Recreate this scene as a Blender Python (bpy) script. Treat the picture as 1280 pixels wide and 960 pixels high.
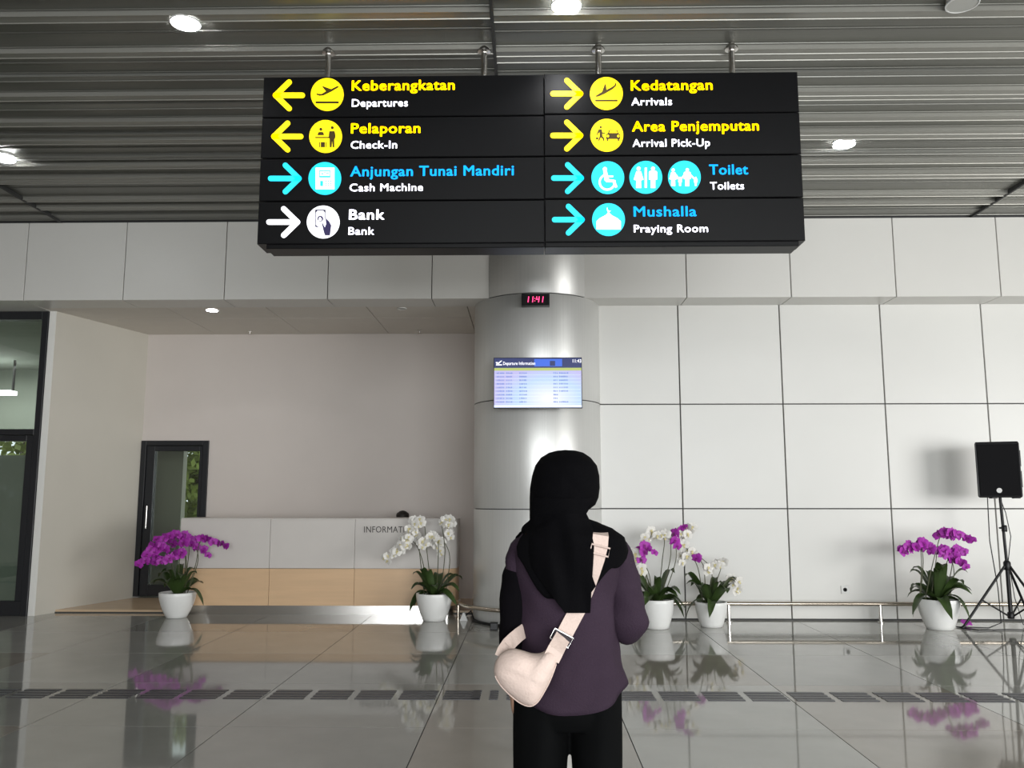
import bpy, bmesh, math, random
from mathutils import Vector, Matrix
for o in list(bpy.data.objects): bpy.data.objects.remove(o)
random.seed(7)
SC = bpy.context.scene
COL = SC.collection

# ------------------------------------------------------------------ camera
F = 1060.0; TH = math.atan(142/1060); PS = math.radians(1.07); CZ = 1.36
cam = bpy.data.cameras.new('camera'); cam.sensor_width = 36; cam.lens = F/1280*36
cam.clip_start = 0.05; cam.clip_end = 200
co = bpy.data.objects.new('camera', cam); COL.objects.link(co)
co.location = (0, 0, CZ); co.rotation_euler = (math.pi/2+TH, 0, PS); SC.camera = co
# ------------------------------------------------------------------ world
w = bpy.data.worlds.new('world'); SC.world = w; w.use_nodes = True
bg = w.node_tree.nodes['Background']; bg.inputs[0].default_value = (0.86, 0.94, 1.0, 1); bg.inputs[1].default_value = 1.0
# ------------------------------------------------------------------ daylight at the glazing, behind and to the right
def area(name, loc, target, sx, sy, power, col=(1, 1, 1)):
    l = bpy.data.lights.new(name, 'AREA'); l.shape = 'RECTANGLE'; l.size = sx; l.size_y = sy
    l.energy = power; l.color = col
    o = bpy.data.objects.new(name, l); COL.objects.link(o); o.location = loc
    d = Vector(target)-Vector(loc); o.rotation_euler = d.to_track_quat('-Z', 'Y').to_euler()
    return o
area('daylight_right_glazing', (9.7, 1.2, 1.9), (0, 9.0, 1.5), 4.4, 3.2, 330, (1.0, 0.99, 0.97))
area('daylight_rear_glazing', (2.5, -6.8, 2.0), (2.5, 9.8, 2.0), 11, 3.4, 720, (0.97, 0.99, 1.0))
# ------------------------------------------------------------------ exposure
SC.view_settings.view_transform = 'Standard'; SC.view_settings.look = 'None'
SC.view_settings.gamma = 1; SC.view_settings.use_curve_mapping = False
SC.view_settings.exposure = 0.62

# ------------------------------------------------------------------ helpers
def at(x, y, Yd):
    """point on the frontal plane at distance Yd for a measured position"""
    a = (x-640)/F; b = (480-y)/F
    v = (a, math.cos(TH)-b*math.sin(TH), math.sin(TH)+b*math.cos(TH))
    c, s = math.cos(PS), math.sin(PS)
    r = (v[0]*c-v[1]*s, v[0]*s+v[1]*c, v[2]); t = Yd/r[1]
    return Vector((r[0]*t, Yd, CZ+r[2]*t))

MATS = {}
def mat(name, col, rough=0.5, metal=0.0, emit=0, var=0.0, scale=5.0, bump=0.0, bscale=60.0, spec=0.5, stretch=None, aniso=0, ior=None, coat=0, trans=0, alpha=1):
    m = bpy.data.materials.new(name); m.use_nodes = True; nt = m.node_tree; N = nt.nodes; L = nt.links
    p = N['Principled BSDF']
    p.inputs['Base Color'].default_value = (*col, 1); p.inputs['Roughness'].default_value = rough
    p.inputs['Metallic'].default_value = metal; p.inputs['Specular IOR Level'].default_value = spec
    if ior: p.inputs['IOR'].default_value = ior
    if coat: p.inputs['Coat Weight'].default_value = coat; p.inputs['Coat Roughness'].default_value = 0.04
    if trans: p.inputs['Transmission Weight'].default_value = trans
    if alpha < 1: p.inputs['Alpha'].default_value = alpha
    if emit: p.inputs['Emission Color'].default_value = (*col, 1); p.inputs['Emission Strength'].default_value = emit
    if var or bump:
        tc = N.new('ShaderNodeTexCoord'); mp = N.new('ShaderNodeMapping'); L.new(tc.outputs['Object'], mp.inputs[0])
        if stretch: mp.inputs['Scale'].default_value = stretch
    if var:
        n = N.new('ShaderNodeTexNoise'); n.inputs['Scale'].default_value = scale; n.inputs['Detail'].default_value = 5
        L.new(mp.outputs[0], n.inputs['Vector'])
        r = N.new('ShaderNodeMapRange'); r.inputs['From Min'].default_value = .25; r.inputs['From Max'].default_value = .75
        r.inputs['To Min'].default_value = 1-var; r.inputs['To Max'].default_value = 1+var
        L.new(n.outputs['Fac'], r.inputs['Value'])
        h = N.new('ShaderNodeHueSaturation'); h.inputs['Color'].default_value = (*col, 1)
        L.new(r.outputs[0], h.inputs['Value']); L.new(h.outputs[0], p.inputs['Base Color'])
    if bump:
        n2 = N.new('ShaderNodeTexNoise'); n2.inputs['Scale'].default_value = bscale; n2.inputs['Detail'].default_value = 3
        L.new(mp.outputs[0], n2.inputs['Vector'])
        b = N.new('ShaderNodeBump'); b.inputs['Strength'].default_value = bump; b.inputs['Distance'].default_value = 0.01
        L.new(n2.outputs['Fac'], b.inputs['Height']); L.new(b.outputs[0], p.inputs['Normal'])
    MATS[name] = m; return m

M = dict(
 panel=mat('wall_panel_white', (.64, .635, .605), .36, var=.03, scale=.8),
 bulk=mat('bulkhead_panel', (.64, .63, .595), .34, var=.02, scale=.8),
 joint=mat('joint_dark', (.045, .045, .045), .7),
 plaster=mat('plaster_warm', (.62, .565, .525), .7, var=.025, scale=1.5),
 plaster2=mat('plaster_side', (.60, .57, .50), .75, var=.03, scale=1.2, bump=.05, bscale=30),
 pier=mat('pier_pale', (.78, .77, .73), .6),
 ctile=mat('ceiling_tile', (.70, .66, .60), .7, var=.02),
 steel=mat('brushed_steel', (.66, .66, .64), .38, metal=.42, var=.05, scale=3, stretch=(40, 40, .3)),
 steel2=mat('column_upper_steel', (.62, .62, .60), .38, metal=.42, var=.05, scale=3, stretch=(40, 40, .3)),
 polish=mat('polished_steel', (.72, .70, .67), .22, metal=1.0),
 brass=mat('warm_steel', (.62, .55, .46), .22, metal=1.0),
 black=mat('black_metal', (.007, .007, .008), .4, spec=.3),
 blackfr=mat('black_frame', (.010, .011, .014), .4),
 board_d=mat('ceiling_board_dark', (.175, .175, .155), .38, metal=.45, var=.08, scale=2, stretch=(.4, 30, 1)),  # bright and dark reflections of the metal boards put into three base colours
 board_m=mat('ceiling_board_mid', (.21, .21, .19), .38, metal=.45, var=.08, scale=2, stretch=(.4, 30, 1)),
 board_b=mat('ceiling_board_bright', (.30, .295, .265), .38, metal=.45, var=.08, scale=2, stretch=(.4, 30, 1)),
 slab=mat('ceiling_void', (.03, .03, .03), .9),
 tileA=mat('floor_tile_light', (.39, .39, .36), .05, var=.10, scale=1.7, spec=.7, bump=.004, bscale=1.5),
 tileB=mat('floor_tile_mid', (.30, .30, .275), .05, var=.12, scale=1.7, spec=.7, bump=.004, bscale=1.5),
 tileC=mat('floor_tile_warm', (.33, .305, .265), .05, var=.12, scale=1.7, spec=.7, bump=.004, bscale=1.5),
 tactile=mat('tactile_grey', (.035, .035, .042), .35),
 grout=mat('grout', (.05, .05, .045), .6),
 rearfloor=mat('rear_floor', (.16, .16, .15), .12, var=.1, scale=1),
 wood=mat('maple_laminate', (.66, .45, .27), .38, var=.05, scale=3, stretch=(.6, 8, 8)),
 counter=mat('counter_white', (.60, .565, .53), .38, var=.015),
 plat=mat('platform_floor', (.60, .44, .29), .25, var=.1, scale=3, stretch=(.5, 6, 1)),  # warm reflection of the desk's wood put into the floor's base colour
 letter=mat('letter_dark', (.06, .05, .045), .45),
 signbox=mat('sign_black', (.005, .005, .0056), .36, spec=.16),
 pot=mat('pot_white', (.80, .80, .78), .32, var=.03, scale=8, bump=.05, bscale=12),
 soil=mat('potting_bark', (.05, .035, .022), .9, var=.4, scale=40, bump=.6, bscale=60),
 leafm=mat('orchid_leaf', (.035, .062, .016), .33, var=.35, scale=6),
 stem=mat('orchid_stem', (.07, .075, .035), .5),
 magenta=mat('petal_magenta', (.36, .022, .36), .55, var=.22, scale=14),
 magdeep=mat('petal_deep', (.20, .006, .17), .5),
 whitep=mat('petal_white', (.74, .72, .68), .55, var=.06, scale=14),
 lipw=mat('petal_lip', (.62, .55, .28), .5),
 skin=mat('skin', (.43, .25, .17), .5, var=.05, scale=10),
 hijab=mat('hijab_black', (.0022, .0021, .0027), .9, spec=.06, bump=.15, bscale=400),
 shirt=mat('shirt_purple', (.034, .021, .034), .8, spec=.12, var=.12, scale=5, bump=.3, bscale=220),
 sleeve=mat('shaded_sleeve_black', (.003, .0025, .0035), .85, spec=.06),  # shade on the left arm put into a black cloth colour
 trouser=mat('trouser_black', (.0028, .003, .0032), .85, spec=.06, var=.2, scale=5),
 cream=mat('canvas_cream', (.66, .52, .455), .8, var=.05, scale=6, bump=.25, bscale=150),
 webbing=mat('webbing_purple_black', (.02, .015, .02), .7),
 hair=mat('hair_dark', (.012, .008, .006), .6),
 uniform=mat('uniform_navy', (.02, .025, .05), .8),
 eye=mat('eye_dark', (.01, .008, .006), .2),
 lip=mat('lip', (.35, .12, .10), .5),
 bark=mat('bark', (.12, .09, .06), .9),
 tleaf=mat('tree_leaf', (.22, .27, .05), .6, var=.5, scale=3),
 lamp=mat('lamp_disc', (.95, .96, 1.0), .4, emit=26),
 lampoff=mat('lamp_grille', (.45, .45, .42), .5),
 rimw=mat('lamp_rim', (.72, .72, .70), .4),
 room=mat('office_wall', (.33, .36, .32), .7),
 clockred=mat('led_red', (1.0, .05, .20), .5, emit=1.5),
 yel=mat('lit_yellow', (1.0, .76, .0), .5, emit=.7),
 cya=mat('lit_cyan', (.012, .60, .80), .5, emit=.5),
 blu=mat('lit_blue', (.018, .47, .82), .5, emit=.5),
 whi=mat('lit_white', (.95, .95, 1.0), .5, emit=.7),
 brn=mat('pictogram_brown', (.06, .035, .0), .5),
 nav=mat('pictogram_navy', (.03, .02, .10), .5),
 scrhead=mat('screen_navy', (.004, .012, .085), .3, emit=.5),
 scrglow=mat('screen_blue', (.02, .09, .50), .3, emit=.5),
 scrolive=mat('screen_olive', (.28, .33, .08), .3, emit=.62),
 scrtxt=mat('screen_text', (.10, .16, .42), .3, emit=.5),
 scrline=mat('screen_rule', (.50, .60, .85), .3, emit=.62),
 outlet=mat('outlet_white', (.62, .62, .60), .4),
 shoe=mat('shoe', (.03, .03, .03), .5),
)
# glass: real dielectric sheet
g = bpy.data.materials.new('clear_glass'); g.use_nodes = True
nt = g.node_tree; nt.nodes.remove(nt.nodes['Principled BSDF'])
gl = nt.nodes.new('ShaderNodeBsdfGlossy'); gl.inputs['Roughness'].default_value = .01; gl.inputs['Color'].default_value = (1, 1, 1, 1)
tr = nt.nodes.new('ShaderNodeBsdfTransparent'); tr.inputs['Color'].default_value = (.80, .84, .80, 1)
fr = nt.nodes.new('ShaderNodeFresnel'); fr.inputs['IOR'].default_value = 1.5
mx = nt.nodes.new('ShaderNodeMixShader')
nt.links.new(fr.outputs[0], mx.inputs[0]); nt.links.new(tr.outputs[0], mx.inputs[1]); nt.links.new(gl.outputs[0], mx.inputs[2])
nt.links.new(mx.outputs[0], nt.nodes['Material Output'].inputs[0]); M['glass'] = g
M['frost'] = mat('frosted_film', (.27, .30, .27), .35, alpha=.86)
# screen picture: blue at the top left, white glow low in the middle, lilac at the edges
s = bpy.data.materials.new('screen_gradient'); s.use_nodes = True; nt = s.node_tree; p = nt.nodes['Principled BSDF']
tc = nt.nodes.new('ShaderNodeTexCoord'); mp = nt.nodes.new('ShaderNodeMapping'); gr = nt.nodes.new('ShaderNodeTexGradient'); gr.gradient_type = 'SPHERICAL'
mp.inputs['Location'].default_value = (-.62*1.5, 0, -.18*1.4); mp.inputs['Scale'].default_value = (1.5, 1, 1.4)
rp = nt.nodes.new('ShaderNodeValToRGB'); e = rp.color_ramp.elements
e[0].position = 0.1; e[0].color = (.58, .55, .92, 1); e[1].position = .95; e[1].color = (1, 1, 1, 1)
k = e.new(.45); k.color = (.56, .74, 1, 1)
nt.links.new(tc.outputs['Generated'], mp.inputs[0]); nt.links.new(mp.outputs[0], gr.inputs[0]); nt.links.new(gr.outputs['Fac'], rp.inputs[0])
nt.links.new(rp.outputs[0], p.inputs['Emission Color']); p.inputs['Emission Strength'].default_value = .62; p.inputs['Base Color'].default_value = (.02, .02, .03, 1)
M['scr'] = s

class MB:
    def __init__(s): s.v = []; s.f = []; s.sm = False
    def box(s, x0, x1, y0, y1, z0, z1):
        b = len(s.v)
        s.v += [(x, y, z) for z in (z0, z1) for y in (y0, y1) for x in (x0, x1)]
        s.f += [tuple(b+i for i in q) for q in ((0, 2, 3, 1), (4, 5, 7, 6), (0, 1, 5, 4), (2, 6, 7, 3), (0, 4, 6, 2), (1, 3, 7, 5))]
        return s
    def bbox(s, x0, x1, y0, y1, z0, z1, c=.004):
        """box with chamfered front edges (front = low y)"""
        b = len(s.v)
        s.v += [(x, y1, z) for x, z in ((x0, z0), (x1, z0), (x1, z1), (x0, z1))]
        s.v += [(x, y0+c, z) for x, z in ((x0, z0), (x1, z0), (x1, z1), (x0, z1))]
        s.v += [(x, y0, z) for x, z in ((x0+c, z0+c), (x1-c, z0+c), (x1-c, z1-c), (x0+c, z1-c))]
        for k in (0, 4):
            for i in range(4):
                j = (i+1) % 4; s.f.append((b+k+i, b+k+4+i, b+k+4+j, b+k+j)[::-1])
        s.f.append((b+8, b+9, b+10, b+11)); s.f.append((b+3, b+2, b+1, b))
        return s
    def ring_loft(s, rings, closed=True, cap0=True, cap1=True):
        b = len(s.v); n = len(rings[0])
        for r in rings: s.v += [tuple(p) for p in r]
        for i in range(len(rings)-1):
            for j in range(n if closed else n-1):
                k = (j+1) % n
                s.f.append((b+i*n+j, b+i*n+k, b+(i+1)*n+k, b+(i+1)*n+j))
        if cap0 and closed: s.f.append(tuple(b+j for j in range(n))[::-1])
        if cap1 and closed: s.f.append(tuple(b+(len(rings)-1)*n+j for j in range(n)))
        return s
    def tube(s, pts, r, n=8):
        pts = [Vector(p) for p in pts]; rings = []
        rr = r if isinstance(r, (list, tuple)) else [r]*len(pts)
        up = None
        for i, p in enumerate(pts):
            d = (pts[min(i+1, len(pts)-1)]-pts[max(i-1, 0)]).normalized()
            if up is None:
                up = Vector((0, 0, 1)) if abs(d.z) < .9 else Vector((1, 0, 0))
            a = (up-d*up.dot(d)).normalized(); up = a; bb = d.cross(a)
            rings.append([p+(a*math.cos(t)+bb*math.sin(t))*rr[i] for t in [2*math.pi*k/n for k in range(n)]])
        s.ring_loft(rings); s.sm = True; return s
    def lathe(s, prof, cx=0, cy=0, n=32, cap=True):
        rings = [[(cx+r*math.cos(2*math.pi*k/n), cy+r*math.sin(2*math.pi*k/n), z) for k in range(n)] for r, z in prof]
        s.ring_loft(rings, cap0=cap, cap1=cap); s.sm = True; return s
    def torus(s, cx, cy, z, R, r, n=48, m=8, a0=0, a1=2*math.pi):
        full = abs(a1-a0-2*math.pi) < 1e-3
        pts = [(cx+R*math.cos(a0+(a1-a0)*k/n), cy+R*math.sin(a0+(a1-a0)*k/n), z) for k in range(n+1)]
        return s.tube(pts, r, m)
    def prism(s, poly, y0, y1):
        """polygon in x,z extruded along y"""
        b = len(s.v); n = len(poly)
        s.v += [(x, y0, z) for x, z in poly]+[(x, y1, z) for x, z in poly]
        s.f.append(tuple(b+i for i in range(n))); s.f.append(tuple(b+n+i for i in range(n))[::-1])
        for i in range(n):
            j = (i+1) % n; s.f.append((b+i, b+n+i, b+n+j, b+j))
        return s
    def mesh(s, name, m, smooth=None):
        me = bpy.data.meshes.new(name); me.from_pydata([tuple(v) for v in s.v], [], s.f)
        bm = bmesh.new(); bm.from_mesh(me); bmesh.ops.recalc_face_normals(bm, faces=bm.faces); bm.to_mesh(me); bm.free()
        if m: me.materials.append(M[m] if isinstance(m, str) else m)
        sm = s.sm if smooth is None else smooth
        if sm:
            for p in me.polygons: p.use_smooth = True
            try: me.set_sharp_from_angle(angle=math.radians(50))
            except Exception: pass
        return me
    def build(s, name, m, parent=None, smooth=None):
        me = s.mesh(name, m, smooth); o = bpy.data.objects.new(name, me); COL.objects.link(o)
        if parent: put(o, parent)
        return o
def put(o, parent):
    o.parent = parent; o.matrix_parent_inverse = Matrix.Translation(-Vector(parent.location)) if parent.type == 'EMPTY' or True else Matrix()
    return o
def tag(o, label=None, cat=None, group=None, kind=None):
    if label: o['label'] = label
    if cat: o['category'] = cat
    if group: o['group'] = group
    if kind: o['kind'] = kind
    return o
def thing(name, label, cat, loc=(0, 0, 0), group=None):
    o = bpy.data.objects.new(name, None); COL.objects.link(o); o.location = loc; o.empty_display_size = .1
    return tag(o, label, cat, group)
def shared(name, me, parent, loc=(0, 0, 0), rot=None, scale=None):
    """object sharing a mesh, placed at a world position under an unrotated parent"""
    o = bpy.data.objects.new(name, me); COL.objects.link(o); put(o, parent)
    mtx = Matrix.Translation(loc)
    if rot is not None: mtx = mtx @ rot.to_4x4()
    if scale is not None: mtx = mtx @ Matrix.Diagonal((*(scale if hasattr(scale, '__len__') else (scale,)*3), 1))
    o.matrix_basis = mtx
    return o
def struct(name, mb, m, parent=None):
    o = mb.build(name, m, parent)
    if not parent: o['kind'] = 'structure'
    return o
def sempty(name):
    o = bpy.data.objects.new(name, None); COL.objects.link(o); o['kind'] = 'structure'; return o

# ------------------------------------------------------------------ floor
WY = 9.8; CEIL = 4.53; BY = 9.4; BZ = 3.6
CX, CY, CR = .11, 9.9, .737
floor = struct('floor', MB().box(-11, 11, -7.2, 12.0, -.12, -.012), 'grout')
tm = {}
for k in 'ABC':
    tm[k] = MB().box(.003, 1.197, .003, 1.197, -.012, 0).mesh('tile', 'tile'+k)
rx = random.Random(11)
for r in range(-1, 5):
    y0 = 5.27+1.2*(r-1)
    for c in range(-7, 8):
        x0 = -.62+1.2*c
        if x0 < -9.5 or x0 > 8.5: continue
        k = rx.choice('AABBC'); shared('tile', tm[k], floor, (x0, y0, 0))
MB().box(-11, 11, 10.07, 12, -.012, 0).build('tile_field', 'tileB', floor)
MB().box(-11, 11, -7.2, 2.86, -.012, 0).build('tile_field', 'rearfloor', floor)
pv = MB()
for q in range(4): pv.bbox(-.125, .125, .01+q*.072, .055+q*.072, -.002, .004, .001)
pvm = pv.mesh('tactile_paver', 'tactile')
for i in range(-30, 30):
    if i in (-1, 0): continue
    shared('tactile_paver', pvm, floor, (i*.3+.14, 5.97, 0))
pv = MB()
for q in range(5): pv.box(-.03, .03, .01+q*.06, .045+q*.06, -.002, .004)
pvm2 = pv.mesh('tactile_paver', 'tactile')
for x in (-.36, -.24, -.12): shared('tactile_paver', pvm2, floor, (x, 5.97, 0))

# ------------------------------------------------------------------ right wall (wall_back) with panels
wb = struct('wall_back', MB().box(.62, 11, WY+.03, WY+.2, 0, 4.7), 'joint')
xs = [.62, 1.765, 2.95, 4.12, 5.29, 6.46, 7.63, 8.8, 9.97, 11]
zs = [0.012, 1.235, 2.432, 3.625]
for i in range(len(xs)-1):
    for j in range(3):
        MB().bbox(xs[i]+.007, xs[i+1]-.007, WY, WY+.032, zs[j]+.006, zs[j+1]-.006, .003).build('panel', 'panel', wb)
# bulkhead
bk = struct('wall_bulkhead', MB().box(-11, CX-CR-.03, BY+.04, BY+.38, BZ+.05, CEIL+.3).box(CX+CR+.03, 11, BY+.04, BY+.38, BZ+.05, CEIL+.3), 'joint')
bx = [-11, -9.3, -8.12, -6.95, -5.78, -4.63, -3.465, -2.28, -1.09, -.433]
bx2 = [.63, 1.80, 2.975, 4.15, 5.315, 6.49, 7.66, 8.83, 11]
for L_ in (bx, bx2):
    for i in range(len(L_)-1):
        MB().bbox(L_[i]+.005, L_[i+1]-.005, BY, BY+.045, BZ, CEIL-.012, .003).build('panel', 'bulk', bk)
        a, b = L_[i]+.005, L_[i+1]-.005
        if b > a: MB().box(a, b, BY+.045, (10.14 if b < -5.7 else WY+.005), BZ, BZ+.02).build('soffit_panel', 'bulk', bk)
# side and rear shell (never in frame, they close the hall)
struct('wall_left', MB().box(-11.2, -11, -7.2, 14, 0, 4.8), 'plaster')
wr = MB().box(11, 11.2, -7.2, -1.4, 0, 4.8).box(11, 11.2, 3.9, WY, 0, 4.8).box(11, 11.2, -1.4, 3.9, 3.8, 4.8)
struct('wall_right', wr, 'plaster')
rear = MB().box(-11, -3.2, -7.4, -7.2, 0, 4.8).box(8.2, 11, -7.4, -7.2, 0, 4.8).box(-3.2, 8.2, -7.4, -7.2, 3.9, 4.8)
for x in (-.4, 2.5, 5.3): rear.box(x-.06, x+.06, -7.4, -7.2, 0, 3.9)
struct('wall_rear', rear, 'plaster')

# ------------------------------------------------------------------ slatted metal ceiling
ce = struct('ceiling', MB().box(-11, 11, -7.2, BY+.04, CEIL+.14, CEIL+.3), 'slab')
MB().box(-11, 11, -7.2, 3.68, CEIL-.005, CEIL+.02).build('board_field', 'board_m', ce)
seq = []
y = 3.7
pat = ['d', 'b', 'd', 'd', 'b', 'b', 'd', 'm', 'd', 'b', 'm', 'd']
main = [(5.06, 5.232, 'd'), (5.24, 5.33, 'b'), (5.338, 5.50, 'd'), (5.508, 5.692, 'd'), (5.70, 5.778, 'b'), (5.784, 5.868, 'b'),
 (5.88, 6.055, 'd'), (6.065, 6.148, 'm'), (6.156, 6.342, 'd'), (6.35, 6.437, 'b'), (6.443, 6.508, 'b'), (6.516, 6.62, 'm'), (6.63, 6.802, 'd'),
 (6.81, 6.90, 'b'), (6.908, 7.08, 'd'), (7.088, 7.176, 'b'), (7.182, 7.268, 'b'), (7.276, 7.41, 'd'), (7.418, 7.565, 'd'), (7.573, 7.65, 'm'),
 (7.658, 7.742, 'd'), (7.75, 7.842, 'b'), (7.85, 8.04, 'd'), (8.048, 8.13, 'b'), (8.136, 8.22, 'b'), (8.228, 8.40, 'd'), (8.408, 8.65, 'd'),
 (8.658, 8.74, 'b'), (8.748, 8.90, 'd'), (8.908, 9.0, 'b'), (9.008, 9.19, 'd'), (9.198, 9.385, 'm')]
i = 0
while y < 5.04:
    wd = .17 if pat[i % 12] == 'd' else .085
    seq.append((y, min(y+wd-.007, 5.052), pat[i % 12])); y += wd; i += 1
seqR = seq+main
mainL = [(a-.05*(1-(a-5)/4.4), b-.05*(1-(b-5)/4.4), {'d': 'd', 'm': 'm', 'b': ('b' if (n*7) % 5 else 'm')}[t]) for n, (a, b, t) in enumerate(main)]
seqL = [(a-.05, b-.05, t) for a, b, t in seq]+mainL
seams = [-10.62, -5.42, -.232, 5.06, 10.4]
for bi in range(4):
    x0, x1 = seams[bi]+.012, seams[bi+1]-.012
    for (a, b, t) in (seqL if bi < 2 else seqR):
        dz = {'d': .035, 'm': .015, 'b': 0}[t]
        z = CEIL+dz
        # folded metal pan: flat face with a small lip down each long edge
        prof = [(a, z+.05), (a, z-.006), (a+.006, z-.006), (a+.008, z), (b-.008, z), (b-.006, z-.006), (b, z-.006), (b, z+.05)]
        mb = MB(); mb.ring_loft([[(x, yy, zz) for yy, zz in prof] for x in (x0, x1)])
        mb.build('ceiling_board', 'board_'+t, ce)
for sx_ in seams[1:4]:
    MB().box(sx_-.011, sx_+.011, 3.7, BY+.03, CEIL-.008, CEIL+.12).build('seam_strip', 'joint', ce)
def downlight(x, y, z, label, r=.095, on=True, nm='downlight', grp=None, pw=9):
    t = thing(nm, label, 'ceiling light' if on else 'ceiling speaker', (x, y, z), 'round ceiling downlights' if on else 'round unlit ceiling fittings')
    MB().lathe([(r+.009, z-.003), (r+.008, z-.010), (r, z-.011), (r, z+.04), (r+.009, z+.04)], x, y, 28).build('rim', 'rimw', t)
    MB().lathe([(0.002, z-.008), (r, z-.008), (r, z+.01), (0.002, z+.01)], x, y, 28).build('diffuser' if on else 'grille', 'lamp' if on else 'lampoff', t)
    if on and pw:
        l = bpy.data.lights.new('bulb', 'SPOT'); l.energy = pw; l.spot_size = 2.2; l.shadow_soft_size = .08
        o = bpy.data.objects.new('bulb', l); COL.objects.link(o); put(o, t); o.matrix_basis = Matrix.Translation((x, y, z-.05))
    return t
downlight(-2.296, 5.292, CEIL, 'round lit ceiling downlight at the top left of the photo, above the departures panels')
downlight(.257, 5.134, CEIL, 'round lit ceiling downlight at the top edge, just right of the ceiling seam')
downlight(2.866, 7.369, CEIL, 'round lit ceiling downlight to the right of the hanging sign')
downlight(-4.932, 7.552, CEIL, 'round lit ceiling downlight cut by the left edge of the photo')
downlight(2.818, 5.164, CEIL, 'unlit round grille in the ceiling at the top right corner', on=False, nm='ceiling_speaker')

# ------------------------------------------------------------------ alcove
AB = 11.5; AZ = 3.605
al = MB().box(-4.345, -.3, AB, AB+.15, 0, AZ+.1).box(-5.6, -5.27, AB, AB+.15, 0, AZ+.1).box(-5.27, -4.345, AB, AB+.15, 2.13, AZ+.1)
struct('wall_alcove', al, 'plaster')
sd = MB().prism([(0, 0)]*0 or [(-5.725, 0), (-5.725, 1)], 0, 0) if False else MB()
b0 = [(-5.725, 10.0), (-5.27, AB), (-5.42, AB), (-5.80, 10.0)]
sd.ring_loft([[(x, yy, z) for x, yy in b0] for z in (0, BZ+.1)])
struct('wall_alcove_side', sd, 'plaster2')
MB().bbox(-5.80, -5.722, 9.985, 10.0, 0.0, BZ+.02, .002).build('corner_trim', 'pier', bpy.data.objects['wall_alcove_side'])
struct('wall_alcove_right', MB().box(-.5, -.3, 10.2, AB, 0, AZ+.1), 'plaster')
ca = struct('ceiling_alcove', MB().box(-5.8, -.3, WY+.02, AB, AZ+.03, AZ+.1), 'joint')
for i in range(5):
    for (ya, yb) in ((WY+.02, 10.45), (10.455, AB)):
        a = -5.8+.29+i*1.2-(.0 if ya < 10.5 else .0)-1.2*(i == 0)*0; b = a+1.19
        if i == 0: a = -5.8
        if b > -.3: b = -.3
        if b > a: MB().box(a, b, ya, yb-.006, AZ, AZ+.03).build('ceiling_tile', 'ctile', ca)
downlight(-3.808, 9.96, AZ, 'lit round downlight in the alcove ceiling over the desk', r=.07, pw=5)
downlight(-1.50, 9.90, AZ, 'small unlit round fitting in the alcove ceiling near the column', r=.05, on=False, nm='ceiling_speaker')
for x, lb in ((-3.77, 'small sprinkler head on the alcove ceiling above the left part of the desk'), (-1.462, 'small sprinkler head on the alcove ceiling near the column')):
    t = thing('sprinkler', lb, 'sprinkler', (x, 11.25, AZ), 'alcove sprinkler heads')
    MB().lathe([(.035, AZ), (.035, AZ-.008), (.012, AZ-.012), (.010, AZ-.04), (.03, AZ-.045), (.03, AZ-.05)], x, 11.25, 12).build('body', 'polish', t)
pl = struct('floor_platform', MB().box(-5.72, -.5, 10.28, AB, 0, .035), 'plat')
MB().box(-5.72, -.5, 10.272, 10.28, 0, .012).build('riser', 'grout', pl)

# door in the alcove
d1 = sempty('door_1')
dY = AB-.03
MB().bbox(-5.27, -5.20, dY, AB+.12, .055, 2.13).bbox(-4.42, -4.345, dY, AB+.12, .055, 2.13).bbox(-5.20, -4.42, dY, AB+.12, 2.065, 2.13).build('frame', 'blackfr', d1)
MB().bbox(-5.195, -5.085, dY+.02, AB+.08, .06, 2.06).bbox(-4.47, -4.425, dY+.02, AB+.08, .06, 2.06).bbox(-5.085, -4.47, dY+.02, AB+.08, .06, .20).bbox(-5.085, -4.47, dY+.02, AB+.08, 1.99, 2.06).build('door_leaf', 'blackfr', d1)
MB().box(-5.085, -4.47, AB+.02, AB+.03, .20, 1.99).build('pane', 'glass', d1)
MB().tube([(-5.13, dY-.03, .95), (-5.13, dY-.03, 1.25)], .012).build('door_handle', 'polish', d1)
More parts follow.
